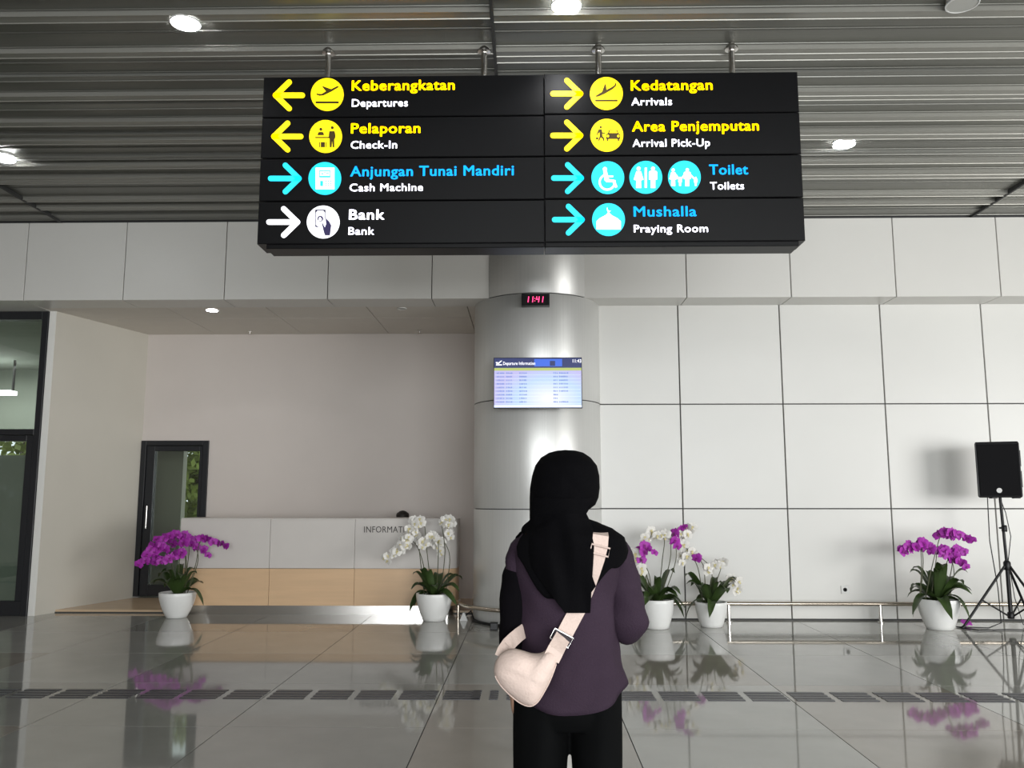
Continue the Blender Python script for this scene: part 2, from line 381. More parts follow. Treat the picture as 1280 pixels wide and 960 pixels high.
# passage behind the door: a partition on the left, open to the garden on the right
pe = at(228, 600, 13.2).x
pc = struct('wall_passage', MB().box(-6.24, pe, 13.2, 13.35, -.1, 3.2).box(-4.2, -4.05, AB+.15, 13.6, -.1, 3.2), 'plaster2')
struct('ceiling_passage', MB().box(-6.24, -4.05, AB+.16, 13.6, 2.9, 3.0), 'plaster2')
struct('floor_passage', MB().box(-6.24, -4.05, AB+.16, 13.6, -.1, .02), 'rearfloor')
struct('ground', MB().box(-30, 30, 13.6, 40, -.3, -.05), mat('garden_ground', (.16, .17, .09), .9, var=.3))
def tree(x, y, z0, h, r, label, n=900, seed=1):
    t = thing('tree', label, 'tree', (x, y, z0)); rn = random.Random(seed)
    MB().tube([(x, y, z0), (x+.05, y, z0+h*.4), (x-.1, y+.1, z0+h*.75)], [.12, .09, .04]).build('trunk', 'bark', t)
    for a in range(5):
        an = a*1.3
        MB().tube([(x, y, z0+h*(.3+.08*a)), (x+r*.6*math.cos(an), y+r*.5*math.sin(an), z0+h*(.5+.1*a))], [.04, .015], 6).build('branch', 'bark', t)
    mb = MB()
    for i in range(n):
        v = Vector((rn.gauss(0, 1), rn.gauss(0, 1), rn.gauss(0, 1))).normalized()*rn.random()**.4
        c = Vector((x+v.x*r, y+v.y*r, z0+h*.58+v.z*h*.42))
        a = Vector((rn.gauss(0, 1), rn.gauss(0, 1), rn.gauss(0, 1))).normalized(); b = a.orthogonal().normalized()
        s_ = rn.uniform(.08, .15); k = len(mb.v)
        mb.v += [tuple(c-a*s_), tuple(c-b*s_*.5), tuple(c+a*s_), tuple(c+b*s_*.5)]; mb.f.append((k, k+1, k+2, k+3))
    me = bpy.data.meshes.new('foliage'); me.from_pydata(mb.v, [], mb.f); me.materials.append(M['tleaf'])
    o = bpy.data.objects.new('foliage', me); COL.objects.link(o); put(o, t); o['kind'] = 'stuff'
tx = at(242, 610, 17)
tree(tx.x+.1, 17, -.1, 3.4, 1.5, 'yellow-green leafy tree outside, seen through the black-framed glass door', 2600, 3)

# ------------------------------------------------------------------ left glazing and the room behind it
w1 = sempty('window_1'); GY = 10.02
fx = -5.805
MB().bbox(fx-.075, fx, GY-.05, GY+.05, 0, BZ).build('mullion', 'blackfr', w1)
MB().bbox(-8.2, -8.12, GY-.05, GY+.05, 0, BZ).build('mullion', 'blackfr', w1)
MB().bbox(-11, fx-.075, GY-.05, GY+.05, BZ-.10, BZ).build('head_rail', 'blackfr', w1)
MB().bbox(-11, fx-.075, GY-.05, GY+.05, 2.10, 2.17).build('transom', 'blackfr', w1)
MB().bbox(-8.12, fx-.075, GY-.04, GY+.04, 0.0, .17).build('bottom_rail', 'blackfr', w1)
MB().bbox(fx-.16, fx-.08, GY-.04, GY+.04, .17, 2.095).bbox(-8.12, -8.04, GY-.04, GY+.04, .17, 2.095).bbox(-8.04, fx-.16, GY-.04, GY+.04, 2.03, 2.095).build('door_leaf', 'blackfr', w1)
for a, b, c, d in ((-8.12, fx-.075, 2.17, BZ-.10), (-8.04, fx-.16, .17, 2.03), (-11, -8.2, 0, 2.10), (-11, -8.2, 2.17, BZ-.1)):
    MB().box(a, b, GY-.006, GY+.006, c, d).build('pane', 'glass', w1)
MB().box(-8.04, fx-.16, GY+.01, GY+.013, .17, 1.86).build('frosted_film', 'frost', w1)
struct('wall_office', MB().box(-11, -6.2, 14, 14.2, 0, .9).box(-11, -10.6, 14, 14.2, .9, 2.3).box(-8.03, -6.2, 14, 14.2, .9, 2.3).box(-11, -6.2, 14, 14.2, 2.3, 3.7).box(-6.35, -6.25, AB+.15, 14, 0, 3.7).box(-6.35, -5.4, AB+.05, AB+.15, 0, 3.7), 'room')
struct('ceiling_office', MB().box(-11, -5.83, 10.1, 11.5, 3.5, 3.6).box(-11, -6.25, 11.5, 14, 3.5, 3.6), 'room')
struct('floor_office', MB().box(-11, -6.3, 12.0, 14, -.1, 0), 'rearfloor')
tree(-10.2, 17, -.1, 3.4, 1.6, 'green tree outside, glimpsed through the glazing at the left edge', 1200, 5)
pnt = at(4, 491, 13)
t = thing('strip_light', 'short bright strip light behind the glass at the left edge', 'ceiling light', (pnt.x, 13, 3.5))
MB().box(pnt.x-.5, pnt.x+.16, 12.9, 13.1, pnt.z-.03, pnt.z+.03).build('diffuser', mat('strip_lamp', (.95, .97, 1), .4, emit=4), t)
MB().box(pnt.x-.5, pnt.x-.48, 12.98, 13.02, pnt.z+.03, 3.5).build('hanger', 'black', t)
MB().box(pnt.x+.14, pnt.x+.16, 12.98, 13.02, pnt.z+.03, 3.5).build('hanger', 'black', t)
area('office_light', (-8.2, 12.4, 3.4), (-8.2, 12.4, 0), 2.5, 1.5, 70)

# ------------------------------------------------------------------ column
cl = sempty('column'); n = 64
MB().lathe([(CR-.02, 0), (CR-.02, CEIL+.14)], CX, CY, n).build('core', 'joint', cl)
lv = [.012, 1.235, 2.432, 3.605, CEIL]
for j in range(4):
    MB().lathe([(CR-.015, lv[j]+.005), (CR-.002, lv[j]+.005), (CR, lv[j]+.009), (CR, lv[j+1]-.009), (CR-.002, lv[j+1]-.005), (CR-.015, lv[j+1]-.005)], CX, CY, n, cap=False).build('cladding_panel', 'steel' if j < 3 else 'steel2', cl)
MB().torus(CX, CY, .012, CR+.012, .014, 64).build('base_seal', 'black', cl)

# bumper rail round the column
t = thing('bumper_rail', 'low round metal bumper rail circling the foot of the column', 'rail', (CX, CY, 0), 'low bumper rails')
RR = .906
MB().torus(CX, CY, .19, RR, .022, 64, a0=math.radians(176), a1=math.radians(362)).build('tube', 'brass', t)
for a in (181, 255, 300, 345):
    x = CX+RR*math.cos(math.radians(a)); yy = CY+RR*math.sin(math.radians(a))
    MB().lathe([(.032, 0), (.032, .012), (.018, .014), (.018, .185)], x, yy, 12).build('post', 'brass', t)
t = thing('bumper_rail', 'low straight metal bumper rail along the white panelled wall', 'rail', (4.5, 9.6, 0), 'low bumper rails')
MB().tube([(1.1, 9.6, .205), (10.6, 9.6, .205)], .022).build('tube', 'brass', t)
for x in (1.12, 2.2, 3.852, 5.5, 7.15, 8.8, 10.5):
    MB().lathe([(.036, 0), (.036, .014), (.02, .016), (.02, .195)], x, 9.6, 12).build('post', 'polish', t)
# socket on the wall
c = at(1056, 737, WY); t = thing('wall_socket', 'small square socket low on the white panelled wall', 'socket', (c.x, WY, c.z))
MB().bbox(c.x-.045, c.x+.045, WY-.010, WY, c.z-.045, c.z+.045, .003).build('plate', 'outlet', t)
mb = MB(); mb.lathe([(.022, 0), (.022, .004), (.014, .004), (.014, 0)], 0, 0, 16)
mb.v = [(x+c.x, WY-.010-z, yy+c.z) for x, yy, z in mb.v]; mb.build('insert', 'joint', t)
# little white wedge by the column
t = thing('wedge', 'tiny white wedge with a black lead on the floor left of the column', 'wedge', (-.72, 9.72, 0))
MB().prism([(-.765, 0), (-.675, 0), (-.71, .085), (-.73, .085)], 9.70, 9.76).build('body', 'outlet', t)
MB().tube([(-.70, 9.73, .05), (-.64, 9.68, .11), (-.60, 9.62, .03), (-.5, 9.46, .008), (-.3, 9.2, .008), (-.1, 9.08, .008)], .008, 6).build('lead', 'black', t)
c = at(618, 775, 9.15)
tag(MB().bbox(c.x-.04, c.x+.04, 9.02, 9.09, 0, .075, .006).build('floor_box', 'black'), 'small black box on the floor at the front of the column', 'box')

# ------------------------------------------------------------------ display screen and clock on the column
TY = 8.95
a = at(617, 447, TY); b = at(728, 510, TY); x0, x1, z0, z1 = a.x, b.x, b.z, a.z
t = thing('display_screen', 'lit flight information screen mounted on the metal column', 'screen', ((x0+x1)/2, TY, z0))
MB().bbox(x0, x1, TY, TY+.06, z0, z1, .003).build('casing', 'black', t)
MB().box(.0, .2, TY+.05, CY-CR+.01, z0+.2, z0+.35).build('bracket', 'black', t)
W_, H_ = x1-x0, z1-z0; i_ = .007
sc = MB().box(x0+i_, x1-i_, TY-.002, TY+.001, z0+i_, z1-i_).build('screen', 'scr', t)
def sr(u0, u1, v0, v1, m, nm, lift=.004):
    return MB().box(x0+i_+u0*(W_-2*i_), x0+i_+u1*(W_-2*i_), TY-lift, TY-lift+.0012, z1-i_-v1*(H_-2*i_), z1-i_-v0*(H_-2*i_)).build(nm, m, sc)
sr(0, 1, 0, .20, 'scrhead', 'header'); sr(0, 1, .20, .255, 'scrolive', 'column_bar')
sr(.46, .78, .02, .17, 'scrglow', 'banner', .0055); sr(.64, .70, .06, .16, 'scrhead', 'banner_mark', .007)
sr(0, 1, .955, 1, 'scrline', 'footer')
rn = random.Random(2); mb = MB(); ml = MB()
def rr(mbx, u0, u1, v0, v1, l): mbx.box(x0+i_+u0*(W_-2*i_), x0+i_+u1*(W_-2*i_), TY-l, TY-l+.001, z1-i_-v1*(H_-2*i_), z1-i_-v0*(H_-2*i_))
for k in range(9):
    v = .305+k*.073
    for (u, n_) in ((.03, 5), (.14, 4), (.29, 5), (.68, 3), (.745, 6 if k not in (6, 7) else 0)):
        for q in range(n_):
            wq = rn.uniform(.007, .015); rr(mb, u+q*.018, u+q*.018+wq, v-.013+rn.uniform(-.004, .004), v+.014, .0045)
    rr(ml, .01, .99, v+.036, v+.040, .004)
o = mb.build('row_text', 'scrtxt', sc); o['kind'] = 'stuff'; o = ml.build('rule', 'scrline', sc)

def text(body, m, parent, px0, px1, pyb, capz, Yd, name='lettering', bold=.03, depth=.004, cap=None, ital=0):
    """lettering whose baseline runs px0..px1 at pyb on the plane Yd; capz = capital height in metres"""
    cu = bpy.data.curves.new('t', 'FONT'); cu.body = body; cu.size = 1; cu.resolution_u = 3
    cu.shear = ital; cu.space_character = 1.07
    o = bpy.data.objects.new('t', cu); COL.objects.link(o)
    bpy.context.view_layer.update()
    me = bpy.data.meshes.new_from_object(o.evaluated_get(bpy.context.evaluated_depsgraph_get()))
    bpy.data.objects.remove(o)
    A = at(px0, pyb, Yd); B = at(px1, pyb, Yd)
    xs_ = [v.co.x for v in me.vertices]; mn, mxx = min(xs_), max(xs_)
    vz = (at(px0, pyb-1, Yd).z-A.z)
    sx = (B.x-A.x)/(mxx-mn); sz = capz*vz/.682
    bm = bmesh.new(); bm.from_mesh(me)
    for v in bm.verts: v.co = Vector((A.x+(v.co.x-mn)*sx, Yd, A.z+v.co.y*sz))
    r = bmesh.ops.extrude_face_region(bm, geom=bm.faces[:])
    for g_ in r['geom']:
        if isinstance(g_, bmesh.types.BMVert): g_.co.y += depth
    if bold:
        src = bm.faces[:]
        for ox, oz in ((-1, 0), (1, 0), (0, .5), (0, -.5), (.8, .35), (-.8, .35), (.8, -.35), (-.8, -.35)):
            d_ = bmesh.ops.duplicate(bm, geom=src)
            bmesh.ops.translate(bm, verts=[g_ for g_ in d_['geom'] if isinstance(g_, bmesh.types.BMVert)], vec=(ox*bold*sz, 0, oz*bold*sz))
    bmesh.ops.recalc_face_normals(bm, faces=bm.faces)
    bm.to_mesh(me); bm.free(); me.materials.clear(); me.materials.append(M[m])
    o = bpy.data.objects.new(name, me); COL.objects.link(o); put(o, parent); return o
pxm = lambda n, Yd: n
text('Departure Information', 'whi', sc, 629, 669, 456.2, pxm(4, TY), TY-.006, bold=.0, depth=.001)
text('11:43', 'whi', sc, 716, 726.5, 453.3, pxm(4.2, TY), TY-.006, bold=.0, depth=.001)
def flat(poly, m, parent, Yd, name, dep=.003):
    return MB().prism(poly, Yd, Yd+dep).build(name, m, parent)
def pxy(pts, Yd): return [(at(x, y_, Yd).x, at(x, y_, Yd).z) for x, y_ in pts]
flat(pxy([(619.5, 453), (621, 452.5), (623, 453.3), (626.5, 450.6), (627.5, 451), (623.5, 454.8), (621, 454.8)], TY-.006), 'whi', sc, TY-.006, 'plane_mark', .001)
flat(pxy([(620, 455.6), (627.5, 455.6), (627.5, 456.6), (620, 456.6)], TY-.006), 'whi', sc, TY-.006, 'plane_mark', .001)

KY = 9.06
a = at(652, 367, KY); b = at(687, 381.5, KY)
t = thing('digital_clock', 'small black digital clock with red digits at the top of the column', 'clock', ((a.x+b.x)/2, KY, b.z))
MB().bbox(a.x, b.x, KY, 9.165, b.z, a.z, .006).build('casing', 'black', t)
def seg(px, segs):
    for sname in segs:
        q = {'t': [(0, 0), (4, 0), (4, 1), (0, 1)], 'm': [(0, 3.4), (4, 3.4), (4, 4.4), (0, 4.4)], 'b': [(0, 6.8), (4, 6.8), (4, 7.8), (0, 7.8)],
             'l': [(0, .3), (1.1, .3), (1.1, 4), (0, 4)], 'r': [(3, .3), (4.1, .3), (4.1, 4), (3, 4)], 'L': [(0, 4), (1.1, 4), (1.1, 7.6), (0, 7.6)], 'R': [(3, 4), (4.1, 4), (4.1, 7.6), (3, 7.6)]}[sname]
        flat(pxy([(px+u+(7.8-v)*.12, 370.2+v) for u, v in q], KY-.003), 'clockred', t, KY-.003, 'digit_segment', .003)
seg(656.5, 'rR'); seg(662, 'rR'); seg(669.6, 'lmrR'); seg(674.5, 'rR')
for v in (372.6, 375.6): flat(pxy([(668, v), (669, v), (669, v+1), (668, v+1)], KY-.003), 'clockred', t, KY-.003, 'colon_dot', .003)

# ------------------------------------------------------------------ hanging sign
SY = 5.585
sg = thing('directional_sign', 'large black hanging airport wayfinding sign with eight lit panels', 'sign', (0, SY+.1, 3.04))
MB().bbox(-1.79, .116, SY+.02, SY+.2, 3.05, 3.1, .004).bbox(.122, 1.84, SY+.02, SY+.2, 3.05, 3.1, .004).build('bottom_rail', 'signbox', sg)
MB().box(-1.80, 1.83, SY+.06, SY+.18, 3.1, 4.29).build('inner_frame', 'black', sg)
rowsL = [(95, 145.2), (146.4, 196.2), (197.6, 250), (251.4, 304)]; rowsR = [(91, 140.8), (142, 193.2), (194.6, 247), (248.4, 301.5)]
def panel(px, xa, xb, rows, k, nm):
    z1_ = at(px, rows[k][0], SY).z; z0_ = at(px, rows[k][1], SY).z
    return MB().bbox(xa, xb, SY, SY+.22, z0_, z1_, .004).build('sign_panel', 'signbox', sg)
def arrow(p, xa, xb, y_, m, left):
    Yd = SY-.004; tip, tail = (xa, xb) if left else (xb, xa); s_ = 1 if left else -1
    ar = MB()
    def stroke(p0, p1, wd=3.4):
        v = Vector((p1[0]-p0[0], p1[1]-p0[1])); L_ = v.length; v /= L_; nn = Vector((-v.y, v.x)); pts = []
        for k in range(7):
            an = math.pi/2+math.pi*k/6; pts.append((p0[0]+wd*(v.x*math.cos(an)+nn.x*math.sin(an)), p0[1]+wd*(v.y*math.cos(an)+nn.y*math.sin(an))))
        for k in range(7):
            an = -math.pi/2+math.pi*k/6; pts.append((p1[0]+wd*(v.x*math.cos(an)+nn.x*math.sin(an)), p1[1]+wd*(v.y*math.cos(an)+nn.y*math.sin(an))))
        ar.prism(pxy(pts, Yd), Yd, Yd+.004)
    t_ = tip+s_*4.4
    stroke((t_, y_), (tail-s_*3.2, y_)); stroke((t_, y_), (t_+s_*17, y_-16.5)); stroke((t_, y_), (t_+s_*17, y_+16.5))
    o = ar.build('arrow', m, p); return o
def disc(p, cx, cy, m, r=20.5):
    Yd = SY-.003
    flat(pxy([(cx+r*math.cos(k*math.pi/24), cy+r*math.sin(k*math.pi/24)) for k in range(48)], Yd), m, p, Yd, 'icon_disc')
def pic(p, cx, cy, polys, m, sc_=1.0, nm='pictogram'):
    Yd = SY-.006; mb = MB()
    for q in polys: mb.prism(pxy([(cx+x*sc_, cy+y_*sc_) for x, y_ in q], Yd), Yd, Yd+.0025)
    return mb.build(nm, m, p)
circ = lambda x, y_, r, n_=14: [(x+r*math.cos(2*math.pi*k/n_), y_+r*math.sin(2*math.pi*k/n_)) for k in range(n_)]
rect = lambda a_, b_, c_, d_: [(a_, c_), (b_, c_), (b_, d_), (a_, d_)]
CH1 = 12.2; CH2 = 9.2
info = [
 ('L', 0, 'yel', True, (340, 381, 119), [(409, 118)], ('Keberangkatan', 440, 568, 113), ('Departures', 440, 509.5, 133.3)),
 ('L', 1, 'yel', True, (338, 379, 170.5), [(407, 170.5)], ('Pelaporan', 439, 525, 166.5), ('Check-In', 438.5, 496, 185.6)),
 ('L', 2, 'cya', False, (335, 378, 223), [(406, 223)], ('Anjungan Tunai Mandiri', 438, 642, 220.2), ('Cash Machine', 437, 528.5, 239)),
 ('L', 3, 'whi', False, (333, 376, 277.5), [(404, 277.5)], ('Bank', 436.5, 480, 274.3), ('Bank', 435.5, 467.5, 293.3)),
 ('R', 0, 'yel', False, (688, 730, 117), [(758, 116.8)], ('Kedatangan', 789, 890.5, 112.8), ('Arrivals', 789.5, 840, 131.6)),
 ('R', 1, 'yel', False, (688, 730, 169.3), [(758.5, 169)], ('Area Penjemputan', 790.5, 948.5, 164), ('Arrival Pick-Up', 791, 887.5, 183.4)),
 ('R', 2, 'cya', False, (689, 731, 222.5), [(759.8, 222), (807.3, 221.6), (855.5, 221.4)], ('Toilet', 887, 935, 218), ('Toilets', 888, 930, 236.8)),
 ('R', 3, 'cya', False, (690, 732, 274.5), [(760.7, 274.5)], ('Mushalla', 792.5, 870.5, 270.4), ('Praying Room', 792.5, 885, 290.4)),
]
person_f = lambda x, s_: [circ(x, -11.5*s_, 2.6*s_), [(x-3*s_, -8*s_), (x+3*s_, -8*s_), (x+6.5*s_, 3*s_), (x+3*s_, 4*s_), (x+3.4*s_, 14*s_), (x-3.4*s_, 14*s_), (x-3*s_, 4*s_), (x-6.5*s_, 3*s_)]]
person_m = lambda x, s_: [circ(x, -11.5*s_, 2.6*s_), [(x-4*s_, -8.4*s_), (x+4*s_, -8.4*s_), (x+5.4*s_, -7*s_), (x+5.4*s_, 3*s_), (x+3*s_, 3*s_), (x+3*s_, 14*s_), (x-3*s_, 14*s_), (x-3*s_, 3*s_), (x-5.4*s_, 3*s_), (x-5.4*s_, -7*s_)]]
for side, k, m, left, (xa, xb, ya), discs, t1, t2 in info:
    P = panel(500 if side == 'L' else 850, *((-1.848, .1165) if side == 'L' else (.1205, 1.878)), rowsL if side == 'L' else rowsR, k, '')
    arrow(P, xa, xb, ya, m, left)
    for dx, dy in discs: disc(P, dx, dy, m)
    text(t1[0], {'yel': 'yel', 'cya': 'blu', 'whi': 'whi'}[m], P, t1[1], t1[2], t1[3], CH1, SY-.004, bold=.021)
    text(t2[0], 'whi', P, t2[1], t2[2], t2[3], CH2, SY-.004, bold=.008)
    dx, dy = discs[0]
    if (side, k) == ('L', 0):
        pic(P, dx, dy, [[(-14, -1.5), (-11, -.8), (-7, -.6), (-1.5, -4), (-6.5, -10), (-5, -10.2), (5, -6.6), (12, -10.2), (14.5, -10.4), (14, -9), (5, -3.6), (-5, 1.2), (-10, 1.6), (-13, .4)], rect(-14.5, 14.5, 8.6, 11.2)], 'brn')
    elif (side, k) == ('L', 1):
        pic(P, dx, dy, [circ(-6, -9, 1.9), circ(8.3, -11, 1.9), [(-10.2, -1.6), (-9.2, -5), (-7.5, -5.6), (-4, -5.6), (-2.6, -4.8), (-2, -1.6)], rect(-13, 5, .6, 2),
            [(4.6, -6.6), (11.2, -6.6), (12.4, -1), (11.6, 3), (10.8, 3), (10.8, 13.5), (8.8, 13.5), (8.2, 5), (7.4, 13.5), (5.2, 13.5), (5, 3), (3.8, 1)], rect(-6, -1, 7, 13.4), rect(-8, -7, 7, 13.4), rect(.2, 1.2, 7, 13.4)], 'brn')
    elif (side, k) == ('L', 2):
        pic(P, dx, dy, [rect(-11.5, 12, -13.5, 13.5)], 'whi')
        Yd = SY-.009
        mb = MB()
        for q in [rect(-7, 7, -10, -8.8), rect(-7, 7, -3.2, -1.2), rect(-7, -6.2, -8.8, -3.2), rect(6.2, 7, -8.8, -3.2), rect(-5.8, -2.2, 3, 9.6)]+[rect(1+u*2.8, 2.4+u*2.8, 3+v*2.6, 4.2+v*2.6) for u in range(3) for v in range(3)]:
            mb.prism(pxy([(dx+x, dy+y_) for x, y_ in q], Yd), Yd, Yd+.002)
        mb.build('pictogram', 'cya', P)
        text('ATM', 'cya', P, dx-4.5, dx+4.5, dy-4.2, pxm(3.6, SY), Yd, bold=.01, depth=.002, name='pictogram')
    elif (side, k) == ('L', 3):
        pic(P, dx, dy, [rect(-10, 2.8, -15.5, -14.3), rect(-10, -9.2, -15, 5), rect(2.2, 2.9, -15, -4), [(-10, -15), (-6.5, -15), (-10, -11)], [(2.8, -15), (-.5, -15), (2.8, -11)], [(-10, 3), (-10, 6), (-5, 6.6), (-8.5, 4)], circ(-3.6, -4.2, 3.7),
            [(-1.6, 1.5), (-.6, 6.8), (.8, 12.5), (2.2, 16.6), (8.4, 16.6), (10, 4), (7.5, -.6), (3, -5), (3.6, 2.6), (2, 6.8), (.3, 3.4), (-1.2, .4)]], 'nav')
        Yd = SY-.009; mb = MB(); mb.prism(pxy(circ(dx-3.9, dy-3.4, 2.1), Yd), Yd, Yd+.002); mb.prism(pxy(rect(dx-4.6, dx-3.2, dy-6.2, dy-5.2), Yd), Yd, Yd+.002); mb.build('pictogram', 'whi', P)
    elif (side, k) == ('R', 0):
        pic(P, dx, dy, [[(-14, 4), (-13, 2.6), (-5.6, -2), (-2, -11.5), (-.6, -12), (.2, -4.6), (6, -7.6), (10.2, -10.4), (11.2, -13.2), (12.6, -12.6), (12, -9.6), (8, -5.6), (-2, .2), (-10, 3.8)], rect(-14, 14, 7.6, 9.8)], 'brn')
    elif (side, k) == ('R', 1):
        pic(P, dx, dy, [circ(-7.6, -10.2, 1.4), [(-10, -7.6), (-6.4, -7.4), (-5.4, -3.4), (-2, -3), (-2, -1.8), (-5.6, -2), (-5.4, 1), (-3, 4), (-3.4, 7), (-4.6, 7), (-5, 4.4), (-7.4, 2.6), (-9.4, 7), (-10.8, 6.6), (-9, 1.6), (-9, -4), (-11, -2), (-12.4, .4), (-13, -.2), (-11.6, -4)], rect(-13.6, -10.6, 2.6, 5),
            [(-1, 4.6), (-1, -.6), (1.4, -2.6), (2.8, -6.6), (13, -6.6), (14.6, -2.6), (16.8, -.6), (16.8, 4.6), (15.6, 4.6), (15.6, 7.2), (13.6, 7.2), (13.6, 4.6), (2, 4.6), (2, 7.2), (0, 7.2), (0, 4.6)]], 'brn')
        Yd = SY-.009; mb = MB()
        for q in ([(3, -2.9), (4, -5.6), (12, -5.6), (13.2, -2.9)], circ(1.4, 1, 1.5), circ(14.4, 1, 1.5)): mb.prism(pxy([(dx+x, dy+y_) for x, y_ in q], Yd), Yd, Yd+.002)
        mb.build('pictogram', 'yel', P)
    elif (side, k) == ('R', 2):
        rg = []
        for q in range(14):
            a0 = math.radians(200-q*20+0); a1 = math.radians(200-(q+1)*20)
            if 0: pass
        Yd = SY-.006; mb = MB()
        angs = [math.radians(a_) for a_ in range(-15, 256, 15)]
        for q in range(len(angs)-1):
            pts = [(-.8+r_*math.cos(a_), 5.6+r_*math.sin(a_)) for r_, a_ in ((10.6, angs[q]), (10.6, angs[q+1]), (8.2, angs[q+1]), (8.2, angs[q]))]
            mb.prism(pxy([(dx+x, dy+y_) for x, y_ in pts], Yd), Yd, Yd+.0025)
        for q in (circ(-3.6, -10.6, 2.7), [(-5.6, -8), (-1.2, -8), (.2, -2.6), (6.6, -2.6), (6.6, -.6), (.8, -.6), (1.4, 2), (7.6, 2.6), (9, 4), (12, 11.6), (9.4, 12.8), (6, 5.6), (-1.6, 5.6), (-4.2, 3)]):
            mb.prism(pxy([(dx+x, dy+y_) for x, y_ in q], Yd), Yd, Yd+.0025)
        mb.build('pictogram', 'whi', P)
        dx, dy = discs[1]; pic(P, dx, dy, person_f(-9, .95)+person_m(9, .95)+[rect(-1.4, 1.4, -12, 13)], 'whi')
        dx, dy = discs[2]
        pic(P, dx, dy, person_f(-14, .78)+person_m(3.6, .80)+[[(x_, y_+5.2) for x_, y_ in q_] for q_ in person_m(-5.4, .40)+person_m(14.2, .40)]+[[(-12, -6), (-5.6, 2.2), (-6.4, 3.6), (-12.6, -3)], [(1, -6), (-5.2, 2.2), (-4.4, 3.6), (1.6, -3)], [(6, -6), (14, 2.2), (13, 3.6), (5.6, -3)]], 'whi')
    else:
        pic(P, dx, dy, [[(-15, 12.2), (-15, 2), (-11, -1.8), (-4, -5.4), (-1, -8.4), (-.6, -11), (.6, -11), (1, -8.4), (4, -5.4), (11, -1.8), (15.4, 2), (15.4, 12.2)],
            [(-2.4, -14), (-1.4, -15.6), (-1.2, -13), (0, -11.4), (3, -11), (1, -9.8), (-1.6, -10.6)]], 'whi')
# hanger rods with ceiling flanges
for px in (410, 605, 748, 915):
    q = at(px, 57, SY+.08); zt = at(px, 95, SY).z-.02
    r = MB().tube([(q.x, SY+.1, zt-.03), (q.x, SY+.1, CEIL+.03)], .023, 12).build('hanger_rod', 'polish', sg)
    MB().lathe([(.024, CEIL-.022), (.046, CEIL-.016), (.048, CEIL-.004), (.02, CEIL+.03)], q.x, SY+.1, 20).build('flange', 'polish', r)

# ------------------------------------------------------------------ information counter
kt = thing('information_desk', 'long reception desk, white above and pale wood below, lettered INFORMATION', 'reception desk', (-2.5, 10.4, 0))
DY = 10.12
xl, xr = -4.12, -.84
def rounded_front(xa, xb, y0, y1, z0, z1, rad, m, nm, rl=False):
    pts = [(xa, y1), (xa, y0)]
    for k in range(9):
        an = -math.pi/2+math.pi/2*k/8; pts.append((xb-rad+rad*math.cos(an), y0+rad+rad*math.sin(an)))
    pts.append((xb, y1))
    mb = MB(); mb.ring_loft([[(x, yy, z) for x, yy in pts] for z in (z0, z1)]); mb.sm = True
    return mb.build(nm, m, kt)
jt = [xl, -3.05, -2.04, xr]
for a, b in ((xl, -3.05), (-3.046, -2.044)):
    MB().bbox(a, b-.0, DY, DY+.5, .535, 1.105, .002).build('upper_panel', 'counter', kt)
    MB().bbox(a, b-.0, DY+.02, DY+.5, .105, .53, .002).build('lower_panel', 'wood', kt)
rounded_front(-2.04, xr, DY, DY+.5, .535, 1.105, .13, 'counter', 'upper_panel')
rounded_front(-2.04, xr-.01, DY+.02, DY+.5, .105, .53, .13, 'wood', 'lower_panel')
rounded_front(xl+.02, xr-.03, DY+.035, DY+.45, 0.0, .104, .10, 'polish', 'kick_plate')
MB().bbox(xl, xr-.13, DY+.01, DY+.5, 1.106, 1.118, .002).build('worktop', 'counter', kt)
text('INFORMATION', 'letter', kt, 455, 521, 665.6, pxm(7.6, DY)*1.0, DY-.006, bold=.0, depth=.006)

# ------------------------------------------------------------------ orchids
def petal(L_, Wd, cup, n_=6):
    """petal along +x in the local plane, front = -y"""
    vs = []; fs = []
    for i in range(n_+1):
        u = i/n_; wd = Wd*math.sin(math.pi*min(1, u*.93+.06))**.7; yy = -cup*math.sin(u*2.2)*L_*.5+cup*.25*L_*u*u
        vs += [(u*L_, yy+.15*wd, wd/2), (u*L_, yy, 0), (u*L_, yy+.15*wd, -wd/2)]
    for i in range(n_):
        for j in (0, 1):
            a_ = i*3+j; fs.append((a_, a_+1, a_+4, a_+3))
    return vs, fs
def flower_mesh(mp_, ml_):
    me = bpy.data.meshes.new('flower'); V = []; Fc = []; mi = []
    def add(vs, fs, ang, idx, dy=0):
        b = len(V); c, s_ = math.cos(ang), math.sin(ang)
        for x, yy, z in vs: V.append((x*c-z*s_, yy+dy, x*s_+z*c))
        for f in fs: Fc.append(tuple(b+q for q in f)); mi.append(idx)
    for a_ in (math.radians(15), math.radians(165)): add(*petal(.048, .056, .35, 4), a_, 0, -.003)
    for a_ in (90, 215, 325): add(*petal(.045, .030, .25, 4), math.radians(a_), 0)
    add(*petal(.022, .016, 1.4, 3), math.radians(270), 1, -.010)
    add(*petal(.014, .014, .9, 2), math.radians(30), 1, -.010); add(*petal(.014, .014, .9, 2), math.radians(150), 1, -.010)
    me.from_pydata(V, [], Fc); me.materials.append(M[mp_]); me.materials.append(M[ml_])
    for i, p_ in enumerate(me.polygons): p_.material_index = mi[i]; p_.use_smooth = True
    return me
FM = flower_mesh('magenta', 'magdeep'); FW = flower_mesh('whitep', 'lipw')
